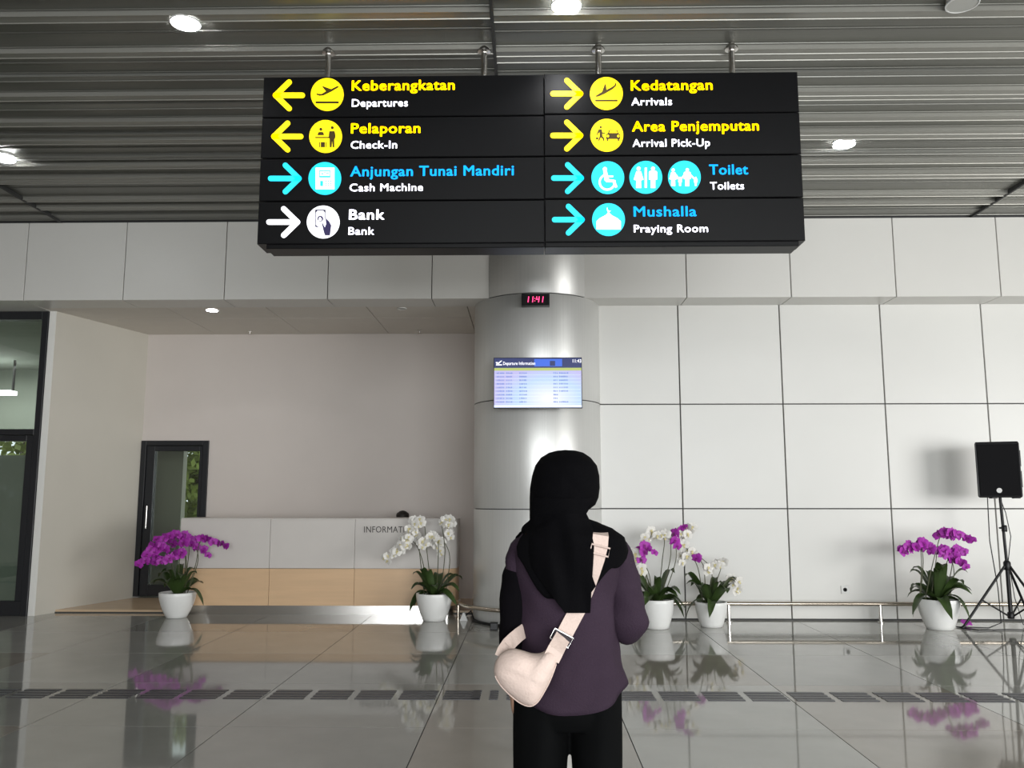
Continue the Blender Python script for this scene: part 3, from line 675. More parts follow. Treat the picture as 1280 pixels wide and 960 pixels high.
def leaf_mesh(L_, Wd, rise, droop):
    V = []; Fc = []; n_ = 8
    for i in range(n_+1):
        u = i/n_; wd = Wd*(math.sin(math.pi*min(1, u*.86+.12))**.6)*(1 if u < .99 else .2); z = rise*L_*math.sin(u*math.pi*.6)-droop*L_*u*u
        for t_ in (-.5, -.25, 0, .25, .5): V.append((L_*(u-.12*u*u), wd*t_, z+abs(t_)*wd*.45))
    for i in range(n_):
        for j in range(4): a_ = i*5+j; Fc.append((a_, a_+1, a_+6, a_+5))
    me = bpy.data.meshes.new('leaf'); me.from_pydata(V, [], Fc); me.materials.append(M['leafm'])
    for p_ in me.polygons: p_.use_smooth = True
    return me
LM = [leaf_mesh(.34, .11, .55, .35), leaf_mesh(.29, .10, .9, .2), leaf_mesh(.34, .10, .35, .75), leaf_mesh(.26, .095, 1.3, .1)]
def orchid(x, y, rt, rb, h, sprays, label, seed, yd, nleaf=15, leafscale=1.0, lean=0, groove=False):
    """sprays: (root px,py)->(apex)->(tip) control points, flower count, colour, spread"""
    t = thing('potted_orchid', label, 'potted plant', (x, y, 0), 'potted orchids in white pots'); rn = random.Random(seed)
    prof = [(rb*.9, 0), (rb, .006)]
    for k in range(1, 9):
        u = k/8; prof.append((rb+(rt-rb)*(.1*u+.9*math.sin(u*math.pi/2)), .006+(h-.012)*u))
    prof += [(rt-.004, h), (rt-.016, h), (rt-.02, h-.03), (rt-.03, h-.06)]
    MB().lathe(prof, x, y, 40).build('pot', 'pot', t)
    MB().lathe([(.002, h-.02), (rt*.6, h-.022), (rt-.022, h-.035), (.002, h-.05)], x, y, 24).build('soil', 'soil', t)
    for k in range(nleaf):
        an = 2*math.pi*k/nleaf+rn.uniform(-.25, .25); q = rn.choice(LM)
        rot = Matrix.Rotation(an, 3, 'Z') @ Matrix.Rotation(rn.uniform(-.25, .2), 3, 'Y') @ Matrix.Rotation(rn.uniform(-.3, .3), 3, 'X')
        shared('leaf', q, t, (x+.03*math.cos(an), y+.03*math.sin(an), h-.03), rot, rn.uniform(.75, 1.12)*leafscale)
    for (pts, nf, colr, spread) in sprays:
        P3 = []
        dpt = rn.uniform(-.10, .10)
        for i, (px, py) in enumerate(pts):
            q = at(px, py, yd); q.y += dpt*(i/(len(pts)-1)); P3.append(q)
        P3[0] = Vector((P3[0].x, y+rn.uniform(-.04, .04), h-.03))
        # smooth path
        path = []
        for i in range(len(P3)-1):
            p0 = P3[max(i-1, 0)]; p1 = P3[i]; p2 = P3[i+1]; p3 = P3[min(i+2, len(P3)-1)]
            for k in range(6):
                u = k/6
                path.append(.5*((2*p1)+(p2-p0)*u+(2*p0-5*p1+4*p2-p3)*u*u+(3*p1-p0-3*p2+p3)*u**3))
        path.append(P3[-1])
        MB().tube(path, [.0055-.003*i/len(path) for i in range(len(path))], 5).build('stem', 'stem', t)
        n0 = int(len(path)*(.52 if len(pts) > 2 else .6))
        nf = int(nf*(1.15 if colr == 'm' else 1.6)); spread = spread*(1 if colr == 'm' else 1.35)
        for k in range(nf):
            f_ = n0+(len(path)-1-n0)*(k+.5)/nf; i = int(f_); u = f_-i
            p = path[i].lerp(path[min(i+1, len(path)-1)], u)
            p = p+Vector((rn.uniform(-1, 1)*spread, rn.uniform(-.06, .02), rn.uniform(-1, .6)*spread*.8))
            rot = Matrix.Rotation(rn.uniform(-.8, .8), 3, 'Z') @ Matrix.Rotation(rn.uniform(-.5, .35), 3, 'X') @ Matrix.Rotation(rn.uniform(-.5, .5), 3, 'Y')
            shared('flower', FM if colr == 'm' else FW, t, p, rot, rn.uniform(1.15, 1.5)*(1-.22*k/nf))
    return t
orchid(-4.026, 10.0-.1, .205, .115, .285, [
 ([(222, 745), (226, 690), (232, 668), (205, 670), (186, 690)], 13, 'm', .045),
 ([(220, 745), (214, 700), (205, 684), (190, 690), (178, 703)], 12, 'm', .05),
 ([(226, 745), (232, 700), (222, 680), (204, 684), (192, 700)], 12, 'm', .05),
 ([(228, 745), (236, 690), (232, 672), (218, 670)], 8, 'm', .045),
 ([(230, 745), (234, 706), (232, 692), (215, 694), (206, 702)], 9, 'm', .04),
 ([(232, 745), (247, 700), (240, 676), (246, 684), (256, 692)], 8, 'm', .04),
 ([(234, 745), (244, 706), (250, 676), (264, 676), (284, 684)], 9, 'm', .018)],
 'white pot of dark magenta orchids standing at the left end of the reception desk', 21, 9.9, 16)
orchid(-1.052, 9.72, .205, .125, .30, [
 ([(534, 742), (528, 700), (516, 676), (500, 684), (482, 698)], 12, 'w', .035),
 ([(530, 742), (524, 690), (522, 668), (508, 672), (496, 690)], 10, 'w', .04),
 ([(540, 742), (534, 690), (530, 652), (520, 654), (514, 668)], 9, 'w', .04),
 ([(545, 742), (548, 690), (546, 668), (534, 670), (530, 684)], 10, 'w', .045),
 ([(550, 742), (556, 690), (552, 654), (560, 652), (562, 672)], 10, 'w', .04),
 ([(556, 742), (562, 700), (556, 680), (548, 676), (546, 690)], 6, 'w', .035)],
 'white pot of white orchids in front of the INFORMATION lettering', 22, 9.7, 16)
orchid(1.352, 9.2, .185, .125, .30, [
 ([(812, 755), (806, 715), (800, 694), (806, 680), (815, 690)], 6, 'm', .03),
 ([(815, 755), (812, 720), (804, 702), (800, 690), (806, 684)], 5, 'm', .035),
 ([(816, 755), (806, 710), (796, 694), (788, 690), (786, 704)], 10, 'w', .05),
 ([(820, 755), (808, 720), (798, 712), (790, 712), (786, 726)], 8, 'w', .045),
 ([(824, 755), (828, 700), (830, 672), (816, 664), (808, 674)], 8, 'w', .04),
 ([(826, 755), (838, 700), (840, 672), (850, 662), (862, 660)], 6, 'm', .03),
 ([(828, 755), (842, 712), (846, 690), (842, 674), (850, 676)], 6, 'm', .03)],
 'white pot of mixed white and magenta orchids directly right of the woman', 23, 9.15, 18)
orchid(1.95, 9.32, .17, .115, .26, [
 ([(880, 755), (872, 710), (858, 686), (852, 668), (862, 660)], 8, 'w', .04),
 ([(884, 755), (890, 715), (872, 694), (860, 690), (852, 700)], 8, 'w', .045),
 ([(886, 755), (896, 724), (900, 708), (890, 702), (880, 712)], 6, 'w', .045),
 ([(888, 755), (905, 735), (915, 722), (920, 728), (925, 740)], 5, 'w', .04),
 ([(882, 755), (880, 712), (874, 700), (868, 694), (872, 700)], 3, 'm', .025)],
 'white pot of pale orchids behind the mixed orchid pot, farther from the woman', 24, 9.3, 18)
orchid(4.30, 9.2, .212, .132, .31, [
 ([(1152, 755), (1152, 710), (1150, 685), (1140, 682), (1126, 692)], 11, 'm', .035),
 ([(1156, 755), (1154, 704), (1152, 680), (1158, 682), (1166, 690)], 7, 'm', .03),
 ([(1160, 755), (1162, 715), (1172, 672), (1178, 664), (1194, 668)], 7, 'm', .02),
 ([(1168, 755), (1170, 705), (1176, 672), (1196, 668), (1216, 676)], 10, 'm', .03),
 ([(1178, 755), (1180, 715), (1186, 696), (1180, 686), (1176, 692)], 8, 'm', .035),
 ([(1186, 755), (1190, 715), (1194, 696), (1200, 688), (1208, 692)], 9, 'm', .04),
 ([(1190, 755), (1192, 720), (1190, 700), (1196, 698), (1204, 706)], 7, 'm', .035)],
 'white pot of magenta orchids standing beside the loudspeaker stand', 25, 9.12, 20, 1.1)
fo = bpy.data.objects.new('orchid_bloom', FM); COL.objects.link(fo)
q = at(1207, 780, 9.45); fo.location = (q.x, 9.43, .028); fo.rotation_euler = (math.radians(-60), 0, .4); fo.scale = (1.5, 1.5, 1.5)
tag(fo, 'single fallen magenta orchid bloom on the floor beside the stand', 'flower')

# ------------------------------------------------------------------ loudspeaker on its stand
PX, PY = 5.07, 9.25
st = thing('speaker_stand', 'black tripod stand under the loudspeaker at the right', 'stand', (PX, PY, 0))
MB().tube([(PX, PY, .13), (PX, PY, .62)], .021, 12).build('outer_tube', 'black', st)
MB().tube([(PX, PY, .60), (PX-.02, PY, 1.36)], .015, 12).build('pole', 'black', st)
MB().lathe([(.03, .60), (.036, .62), (.036, .68), (.02, .70)], PX, PY, 16).build('collar', 'black', st)
MB().lathe([(.024, 1.0), (.028, 1.01), (.028, 1.06), (.02, 1.07)], PX, PY, 16).tube([(PX, PY, 1.04), (PX-.06, PY-.02, 1.04)], .01, 8).build('clamp', 'black', st)
MB().lathe([(.03, .10), (.034, .11), (.034, .16), (.022, .17)], PX, PY, 16).build('lower_collar', 'black', st)
for an in (187, 300, 45):
    a_ = math.radians(an); ex, ey = PX+.53*math.cos(a_), PY+.40*math.sin(a_)
    lg = MB().tube([(PX+.03*math.cos(a_), PY+.03*math.sin(a_), .64), (ex, ey, .02)], .0135, 8).build('leg', 'black', st)
    MB().tube([(ex-.02*math.cos(a_), ey-.02*math.sin(a_), .03), (ex+.015*math.cos(a_), ey+.015*math.sin(a_), .012)], .017, 8).build('rubber_foot', 'black', lg)
    mx_, my_ = PX+.30*math.cos(a_), PY+.226*math.sin(a_)
    MB().tube([(PX+.03*math.cos(a_), PY+.03*math.sin(a_), .13), (mx_, my_, .29)], .009, 8).build('brace', 'black', st)
sp = thing('loudspeaker', 'black portable loudspeaker on top of the tripod stand', 'loudspeaker', (PX-.02, PY, 1.355))
sh = [(-.205, -.14), (.20, -.14), (.205, -.13), (.185, .02), (.15, .14), (-.15, .14), (-.21, -.13)]
rot = Matrix.Rotation(math.radians(-22), 2)
def spk(sc2, z): return [((PX-.03)+(rot @ Vector((a_*sc2, b_*sc2))).x, PY+(rot @ Vector((a_*sc2, b_*sc2))).y, z) for a_, b_ in sh]
MB().ring_loft([spk(.94, 1.36), spk(1, 1.375), spk(1, 1.93), spk(.95, 1.95)]).build('cabinet', 'black', sp)
def spf(u, v, dy): # front face point
    p_ = rot @ Vector((u, -.14+dy)); return (PX-.03+p_.x, PY+p_.y, v)
mb = MB(); b_ = 0
mb.v = [spf(-.185, 1.385, -.008), spf(.185, 1.385, -.008), spf(.19, 1.92, -.008), spf(-.19, 1.92, -.008), spf(-.195, 1.375, .002), spf(.195, 1.375, .002), spf(.2, 1.93, .002), spf(-.2, 1.93, .002)]
mb.f = [(0, 1, 2, 3), (0, 4, 5, 1), (1, 5, 6, 2), (2, 6, 7, 3), (3, 7, 4, 0)]
mb.build('grille', mat('grille_black', (.004, .004, .005), .6, spec=.15, bump=.6, bscale=400), sp)
mb = MB(); ring0 = [spf(-.01+.026*math.cos(k*math.pi/10), 1.435+.026*math.sin(k*math.pi/10), -.013) for k in range(20)]; ring1 = [spf(-.01+.026*math.cos(k*math.pi/10), 1.435+.026*math.sin(k*math.pi/10), -.006) for k in range(20)]
mb.ring_loft([ring0, ring1]).build('badge', 'outlet', sp)
for z_ in (1.5, 1.72):
    p0 = rot @ Vector((.185, -.02)); MB().box(PX-.03+p0.x-.05, PX-.03+p0.x+.022, PY+p0.y-.045, PY+p0.y+.05, z_-.03, z_+.14).build('side_handle', 'black', sp)
MB().box(PX-.17, PX-.11, PY-.12, PY-.06, 1.35, 1.362).box(PX+.07, PX+.13, PY-.12, PY-.06, 1.35, 1.362).build('foot', 'black', sp)
cb = MB().tube([(PX-.10, PY+.10, 1.38), (PX-.10, PY+.12, .9), (PX-.06, PY+.10, .4), (PX-.08, PY+.05, .05), (PX-.25, PY-.02, .008), (PX-.55, PY+.05, .008), (PX-.45, PY-.2, .008), (PX-.1, PY-.12, .008), (PX+.3, PY-.2, .008), (PX+.8, PY-.02, .008)], .006, 6).build('cable', 'black')
tag(cb, 'thin black cable hanging from the loudspeaker to the floor', 'cable', 'loudspeaker cables')
cb = MB().tube([(PX+.02, PY+.13, 1.45), (PX+.06, PY+.06, 1.2), (PX+.09, PY+.05, .95), (PX+.05, PY+.06, .7), (PX+.12, PY+.12, .3), (PX+.2, PY+.14, .02), (PX+.5, PY+.1, .008)], .005, 6).build('cable', 'black')
tag(cb, 'black cable looping beside the pole of the speaker stand', 'cable', 'loudspeaker cables')

# ------------------------------------------------------------------ people: one continuous body grown from joined volumes
def capsule(bm, p0, p1, r0, r1, seg=12):
    p0 = Vector(p0); p1 = Vector(p1); d = p1-p0; L_ = d.length
    if L_ < 1e-6: d = Vector((0, 0, 1)); L_ = 1e-6
    q = d.normalized().to_track_quat('Z', 'Y'); rings = []
    for k in range(1, 5): a_ = -math.pi/2+math.pi/2*k/5; rings.append((r0*math.cos(a_), r0*math.sin(a_)))
    rings.append((r0, 0)); rings.append((r1, L_))
    for k in range(1, 5): a_ = math.pi/2*k/5; rings.append((r1*math.cos(a_), L_+r1*math.sin(a_)))
    vv = [[bm.verts.new(p0+q @ Vector((r*math.cos(2*math.pi*j/seg), r*math.sin(2*math.pi*j/seg), z))) for j in range(seg)] for r, z in rings]
    for i in range(len(vv)-1):
        for j in range(seg): bm.faces.new((vv[i][j], vv[i][(j+1) % seg], vv[i+1][(j+1) % seg], vv[i+1][j]))
    a_ = bm.verts.new(p0+q @ Vector((0, 0, -r0))); b_ = bm.verts.new(p0+q @ Vector((0, 0, L_+r1)))
    for j in range(seg):
        bm.faces.new((a_, vv[0][(j+1) % seg], vv[0][j])); bm.faces.new((b_, vv[-1][j], vv[-1][(j+1) % seg]))
def ellip(bm, c, rx_, ry_, rz_, R=None):
    mtx = Matrix.Translation(c) @ (R.to_4x4() if R else Matrix()) @ Matrix.Diagonal((rx_, ry_, rz_, 1))
    bmesh.ops.create_uvsphere(bm, u_segments=20, v_segments=14, radius=1, matrix=mtx)
def solid(bm, name, m, parent, voxel=.006, smooth=4):
    me = bpy.data.meshes.new(name); bmesh.ops.recalc_face_normals(bm, faces=bm.faces); bm.to_mesh(me); bm.free()
    o = bpy.data.objects.new(name, me); COL.objects.link(o)
    r = o.modifiers.new('r', 'REMESH'); r.mode = 'VOXEL'; r.voxel_size = voxel
    s_ = o.modifiers.new('s', 'SMOOTH'); s_.factor = .5; s_.iterations = smooth
    bpy.context.view_layer.update()
    me2 = bpy.data.meshes.new_from_object(o.evaluated_get(bpy.context.evaluated_depsgraph_get()))
    o.modifiers.clear(); o.data = me2; me2.name = name; me2.materials.clear(); me2.materials.append(M[m])
    for p_ in me2.polygons: p_.use_smooth = True
    put(o, parent); return o
def head_parts(bm, c, fdir, s_=1.0):
    """skull, jaw, nose, ears; fdir = horizontal facing direction"""
    f = Vector(fdir).normalized(); up = Vector((0, 0, 1)); r = f.cross(up).normalized()
    R = Matrix((r, f, up)).transposed()
    P = lambda x, y_, z: c+R @ Vector((x, y_, z))*s_
    ellip(bm, P(0, -.012, .02), .074*s_, .092*s_, .092*s_, R)
    ellip(bm, P(0, .02, -.045), .056*s_, .066*s_, .066*s_, R)
    ellip(bm, P(0, .062, -.092), .024*s_, .022*s_, .020*s_, R)
    capsule(bm, P(0, .078, .012), P(0, .100, -.022), .009*s_, .014*s_)
    for k in (-1, 1):
        ellip(bm, P(.036*k, .056, -.03), .026*s_, .026*s_, .024*s_, R)
        ellip(bm, P(.076*k, -.01, -.008), .010*s_, .02*s_, .032*s_, R)
    ellip(bm, P(0, .078, .032), .042*s_, .014*s_, .010*s_, R)
    ellip(bm, P(0, .080, -.058), .022*s_, .014*s_, .010*s_, R)
    return P, R
def face_bits(P, R, s_, parent, mlip='lip'):
    for k in (-1, 1):
        bm = bmesh.new(); ellip(bm, P(.032*k, .0795, .004), .013*s_, .009*s_, .008*s_, R); me = bpy.data.meshes.new('eye'); bm.to_mesh(me); bm.free(); me.materials.append(M['eye'])
        o = bpy.data.objects.new('eye', me); COL.objects.link(o); put(o, parent)
    bm = bmesh.new(); ellip(bm, P(0, .0925, -.058), .020*s_, .006*s_, .007*s_, R); me = bpy.data.meshes.new('mouth'); bm.to_mesh(me); bm.free(); me.materials.append(M[mlip])
    o = bpy.data.objects.new('mouth', me); COL.objects.link(o); put(o, parent)
def hand(bm, wr, d, side, palm_n, curl=.35, s_=1.0):
    """wrist point, direction of the hand, thumb side vector, palm normal"""
    d = Vector(d).normalized(); sd_ = Vector(side).normalized(); pn = Vector(palm_n).normalized()
    pc_ = wr+d*.045*s_
    R = Matrix((sd_, pn, d)).transposed(); ellip(bm, pc_, .038*s_, .015*s_, .050*s_, R)
    for k, (off, L_) in enumerate(((.029, .066), (.010, .074), (-.010, .070), (-.028, .055))):
        b_ = wr+d*.082*s_+sd_*off*s_; an = curl; v = (d*math.cos(an)+pn*math.sin(an)); m1 = b_+v*L_*.45*s_
        v2 = (d*math.cos(an*2.4)+pn*math.sin(an*2.4)); m2 = m1+v2*L_*.32*s_
        v3 = (d*math.cos(an*3.4)+pn*math.sin(an*3.4)); m3 = m2+v3*L_*.23*s_
        capsule(bm, b_-d*.02*s_, m1, .0088*s_, .0082*s_, 8); capsule(bm, m1, m2, .0082*s_, .0074*s_, 8); capsule(bm, m2, m3, .0074*s_, .0062*s_, 8)
    b_ = wr+d*.028*s_+sd_*.030*s_; m1 = b_+(d*.7+sd_*.6+pn*.25).normalized()*.038*s_; m2 = m1+(d*.95+sd_*.1+pn*.35).normalized()*.030*s_
    capsule(bm, b_-sd_*.015*s_, m1, .012*s_, .010*s_, 8); capsule(bm, m1, m2, .010*s_, .0075*s_, 8)

# --- the woman
BY0 = 2.62
def Wp(px, py, y=BY0): return at(px, py, y)
wm = thing('person', 'woman seen from behind in a black headscarf, dark purple shirt and black trousers', 'person', (Wp(710, 700).x, BY0, 0))
hc = Wp(707, 612, BY0)+Vector((0, .005, 0)); fd = Vector((.62, .78, 0))
bm = bmesh.new()
P, R = head_parts(bm, hc+Vector((-.004, 0, -.004)), fd, .93)
nk = Wp(706, 668); capsule(bm, hc+Vector((0, 0, -.06)), nk, .046, .050)
ch = Wp(711, 715); wa = Wp(712, 790); hp = Wp(712, 850)
for c_, a_, b_, r_ in ((ch, .135, .085, .13), (wa, .115, .078, .13), (hp, .145, .095, .12)): ellip(bm, c_, a_, b_, r_)
shL = Wp(660, 686); shR = Wp(768, 690)
capsule(bm, shL, shR, .042, .042)
elL = Wp(643, 785, BY0-.02); wrL = Wp(643, 862, BY0+.0); elR = Wp(786, 778, BY0-.01); wrR = Wp(757, 765, BY0+.20)
capsule(bm, shL, elL, .042, .034); capsule(bm, elL, wrL, .033, .024)
capsule(bm, shR, elR, .042, .034); capsule(bm, elR, wrR, .033, .024)
hand(bm, wrL+Vector((0, 0, .01)), (.03, .05, -1), (.0, 1, 0), (1, 0, 0), .25, .92)
hand(bm, wrR, Vector((-.1, .9, .35)), (-.9, 0, .3), (-.2, -.35, .9), .35, .92)
hipL = Wp(688, 872); hipR = Wp(738, 872)
kL = Vector((Wp(678, 900).x, BY0+.01, .42)); kR = Vector((Wp(745, 900).x, BY0+.01, .42))
aL = Vector((kL.x, BY0-.02, .075)); aR = Vector((kR.x, BY0-.02, .075))
for h_, k_, an_ in ((hipL, kL, aL), (hipR, kR, aR)):
    capsule(bm, h_, k_, .056, .048); capsule(bm, k_, an_, .050, .034); capsule(bm, an_, an_+Vector((0, .10, -.04)), .034, .028)
solid(bm, 'body', 'skin', wm, .006)
face_bits(P, R, .93, wm)
for an_ in (aL, aR):
    bm = bmesh.new(); capsule(bm, an_+Vector((0, -.035, -.038)), an_+Vector((0, .14, -.045)), .040, .034); bmesh.ops.bisect_plane(bm, geom=bm.verts[:]+bm.edges[:]+bm.faces[:], plane_co=(0, 0, .002), plane_no=(0, 0, -1), clear_outer=True)
    solid(bm, 'shoe', 'shoe', wm, .006, 2)

# shirt profile: rows of (py, left px, right px, back depth, front depth)
ST = [(648, 690, 726, .055, .05), (655, 676, 744, .07, .06), (662, 662, 760, .085, .07), (672, 651, 773, .10, .085), (688, 645, 777, .112, .10), (710, 647, 772, .118, .115), (745, 650, 767, .112, .12),
      (785, 651, 766, .106, .115), (815, 648, 771, .112, .118), (840, 645, 776, .124, .12), (862, 644, 778, .132, .122), (884, 645, 777, .134, .122)]
def sprof(py):
    if py <= ST[0][0]: return ST[0][1:]
    for a_, b_ in zip(ST, ST[1:]):
        if py <= b_[0]:
            u = (py-a_[0])/(b_[0]-a_[0]); u = u*u*(3-2*u)*.4+u*.6
            return tuple(a_[k]+(b_[k]-a_[k])*u for k in range(1, 5))
    return ST[-1][1:]
def bodypt(py, phi, off=0.0, wr_=0.0):
    """phi 0 = the side facing the camera (her back), +90 = photo right"""
    xl_, xr_, db, df = sprof(py); A = Wp(xl_, py); B = Wp(xr_, py)
    cx_ = (A.x+B.x)/2; a_ = (B.x-A.x)/2+off; d_ = (db if math.cos(phi) > 0 else df)+off
    e_ = .88
    sx_ = math.copysign(abs(math.sin(phi))**e_, math.sin(phi)); cy_ = math.copysign(abs(math.cos(phi))**e_, math.cos(phi))
    k_ = 1+wr_
    return Vector((cx_+a_*sx_*k_, BY0-d_*cy_*k_, A.z))
N_ = 72; rings = []
nr = 34
for i in range(nr+1):
    u = i/nr; ring = []
    for j in range(N_):
        ph = 2*math.pi*j/N_
        hem = 848+32*abs(math.cos(ph))**1.3
        py = 650+(hem-650)*u
        wr_ = .024*math.sin(ph*8+py*.025)*u**1.3+.02*math.sin(ph*3+py*.07)*u+.028*math.sin(py*.11+5*math.sin(ph*1.5+.6))*u
        ring.append(bodypt(py, ph, .006, wr_))
    rings.append(ring)
mb = MB(); mb.ring_loft(rings, cap0=False, cap1=False); mb.sm = True
sh_ = mb.build('shirt', 'shirt', wm); so = sh_.modifiers.new('s', 'SOLIDIFY'); so.thickness = .003; so.offset = 1
def sleeve(pts, rads, m, name, seed=0, n=24, sub=8):
    pts = [Vector(p_) for p_ in pts]; mb = MB(); path = []; rr_ = []
    for i in range(len(pts)-1):
        p0 = pts[max(i-1, 0)]; p1 = pts[i]; p2 = pts[i+1]; p3 = pts[min(i+2, len(pts)-1)]
        for k in range(sub):
            u = k/sub; path.append(.5*((2*p1)+(p2-p0)*u+(2*p0-5*p1+4*p2-p3)*u*u+(3*p1-p0-3*p2+p3)*u**3)); rr_.append(rads[i]+(rads[i+1]-rads[i])*u)
    path.append(pts[-1]); rr_.append(rads[-1])
    rn = random.Random(seed); rg = []
    up = None
    for i, p_ in enumerate(path):
        d_ = (path[min(i+1, len(path)-1)]-path[max(i-1, 0)]).normalized()
        if up is None: up = Vector((0, 1, 0))
        a_ = (up-d_*up.dot(d_)).normalized(); up = a_; b_ = d_.cross(a_)
        rg.append([p_+(a_*math.cos(t_)+b_*math.sin(t_))*rr_[i]*(1+.05*math.sin(3*t_+i*.6)+.035*math.sin(i*1.3+t_)) for t_ in [2*math.pi*k/n for k in range(n)]])
    mb.ring_loft(rg, cap0=True, cap1=False); mb.sm = True
    o = mb.build(name, m, wm); so = o.modifiers.new('s', 'SOLIDIFY'); so.thickness = .003; so.offset = 1; return o
sleeve([Wp(752, 684), Wp(768, 694), Wp(779, 735), Wp(786, 775, BY0-.01), Wp(779, 780, BY0+.05), Wp(762, 768, BY0+.15)], [.040, .052, .050, .054, .050, .040], 'shirt', 'sleeve', 1)
sleeve([Wp(668, 682), Wp(657, 690), Wp(650, 715)], [.036, .048, .046], 'shirt', 'sleeve', 2)
sleeve([Wp(653, 700), Wp(648, 722), Wp(643, 785, BY0-.02), Wp(643, 846, BY0)], [.040, .046, .044, .036], 'sleeve', 'shaded_sleeve', 3)  # lower left sleeve as its own piece, its shade painted in black
# trousers
def leg(xc_l, xc_r, inn, name):
    rg = []
    rows = [(868, xc_l, xc_r, .12), (900, xc_l, xc_r, .115), (935, xc_l, xc_r, .10), (965, xc_l, xc_r, .095)]
    n = 40; out = []
    for i in range(26):
        u = i/25
        if u < .35: py = 862+(965-862)*u/.35; g_ = max(0, py-900)/65*3.4; A = Wp(xc_l+(g_ if inn < 0 else 0), py); B = Wp(xc_r-(g_ if inn > 0 else 0), py); z = A.z; xa_, xb_ = A.x, B.x; dd = .115-.02*u/.35
        else:
            v = (u-.35)/.65; A = Wp(xc_l+(3.4 if inn < 0 else 0), 965); B = Wp(xc_r-(3.4 if inn > 0 else 0), 965); z = A.z+(.045-A.z)*v; xa_ = A.x+.004*v; xb_ = B.x-.004*v; dd = .095+.0*v
        cx_ = (xa_+xb_)/2; a_ = (xb_-xa_)/2
        out.append([(cx_+a_*math.sin(t_)*(1+.03*math.sin(4*t_+i*.3)), BY0+.0-dd*math.cos(t_)*(1+.03*math.sin(5*t_+i*.2)), z) for t_ in [2*math.pi*k/n for k in range(n)]])
    return out
tr_ = thing
mb = MB(); mb.ring_loft(leg(642, 711.2, 1, ''), cap0=True, cap1=False); mb.ring_loft(leg(712.6, 777, -1, ''), cap0=True, cap1=False)
hip = []
for i in range(9):
    u = i/8; py = 835+(905-835)*u
    A = Wp(646-3*u, py); B = Wp(776+1*u, py); cx_ = (A.x+B.x)/2; a_ = (B.x-A.x)/2; dd = (.118+.008*math.sin(u*3))*(1 if u < .8 else 1-(u-.8)*.6)
    hip.append([(cx_+a_*math.sin(t_)*.985, BY0-dd*math.cos(t_)*.96, A.z) for t_ in [2*math.pi*k/48 for k in range(48)]])
mb.ring_loft(hip)
bm = bmesh.new(); me = mb.mesh('t', None); bm.from_mesh(me); bpy.data.meshes.remove(me)
bmesh.ops.holes_fill(bm, edges=[e_ for e_ in bm.edges if e_.is_boundary])
solid(bm, 'trousers', 'trouser', wm, .006, 3)

# headscarf: hood
HD = [(562.5, 706, 707, .008), (563.5, 696, 720, .03), (566, 686, 729, .05), (572, 676, 738, .075), (582, 669, 746, .095), (595, 665, 749, .105), (610, 662.5, 749.5, .110), (622, 662, 748, .108), (631, 662, 744, .102),
      (637, 662, 736, .094), (642, 662, 733, .088), (648, 662, 736, .086), (656, 662, 741, .090), (668, 664, 744, .10), (680, 666, 746, .112)]
rings = []; n = 64
for i in range(len(HD)-1):
    for k in range(3):
        u = k/3; a_ = HD[i]; b_ = HD[i+1]; py, xl_, xr_, dd = [a_[q_]+(b_[q_]-a_[q_])*u for q_ in range(4)]
        A = Wp(xl_, py); B = Wp(xr_, py); cx_ = (A.x+B.x)/2; ax = (B.x-A.x)/2; rg = []
        for j in range(n):
            ph = 2*math.pi*j/n
            fold = .030*math.sin(2.2*ph+py*.05)*max(0, math.cos(ph)) + (.035*math.exp(-((py-(600+ (math.sin(ph))*42))/5.0)**2)*-1 if math.cos(ph) > 0 else 0)
            fold += .015*math.sin(5*ph+py*.09)*(py > 600)
            rg.append((cx_+ax*math.sin(ph), BY0-.002-dd*math.cos(ph)*(1+fold), A.z))
        rings.append(rg)
mb = MB(); mb.ring_loft(rings, cap0=True, cap1=False); mb.sm = True
# face opening
fdn = fd.normalized(); keep = []
for f in mb.f:
    c_ = sum((Vector(mb.v[q_]) for q_ in f), Vector())/len(f); dv = c_-hc; hz = Vector((dv.x, dv.y, 0))
    ang = math.degrees(hz.angle(fdn)) if hz.length > 1e-4 else 180
    lim = 40 if -.10 < dv.z < .055 else 0
    if ang < lim*math.sqrt(max(0, 1-((dv.z+.022)/.08)**2)): continue
    keep.append(f)
mb.f = keep
hj = mb.build('headscarf', 'hijab', wm); so = hj.modifiers.new('s', 'SOLIDIFY'); so.thickness = .004; so.offset = -1
# shoulder cape of the scarf
def interp(tab, x):
    if x <= tab[0][0]: return tab[0][1]
    for (a_, va), (b_, vb) in zip(tab, tab[1:]):
        if x <= b_: return va+(vb-va)*(x-a_)/(b_-a_)
    return tab[-1][1]
capeL = [(-180, 735), (-130, 720), (-95, 655), (-75, 655), (-64, 662), (-58, 692), (-20, 742), (0, 748), (20, 735), (40, 706), (60, 702), (90, 692), (130, 715), (180, 735)]
rings = []
for i in range(19):
    u = i/18; rg = []
    for j in range(96):
        ph = 2*math.pi*j/96; deg = math.degrees(ph); deg = deg-360 if deg > 180 else deg
        bot = interp(capeL, deg)+2.5*math.sin(ph*9)
        py = 648+(bot-648)*u
        rg.append(bodypt(py, ph, .013+.008*u, .012*math.sin(ph*6+u*3)))
    rings.append(rg)
mb = MB(); mb.ring_loft(rings, cap0=False, cap1=False); mb.sm = True
o = mb.build('scarf_cape', 'hijab', wm); so = o.modifiers.new('s', 'SOLIDIFY'); so.thickness = .003; so.offset = 1
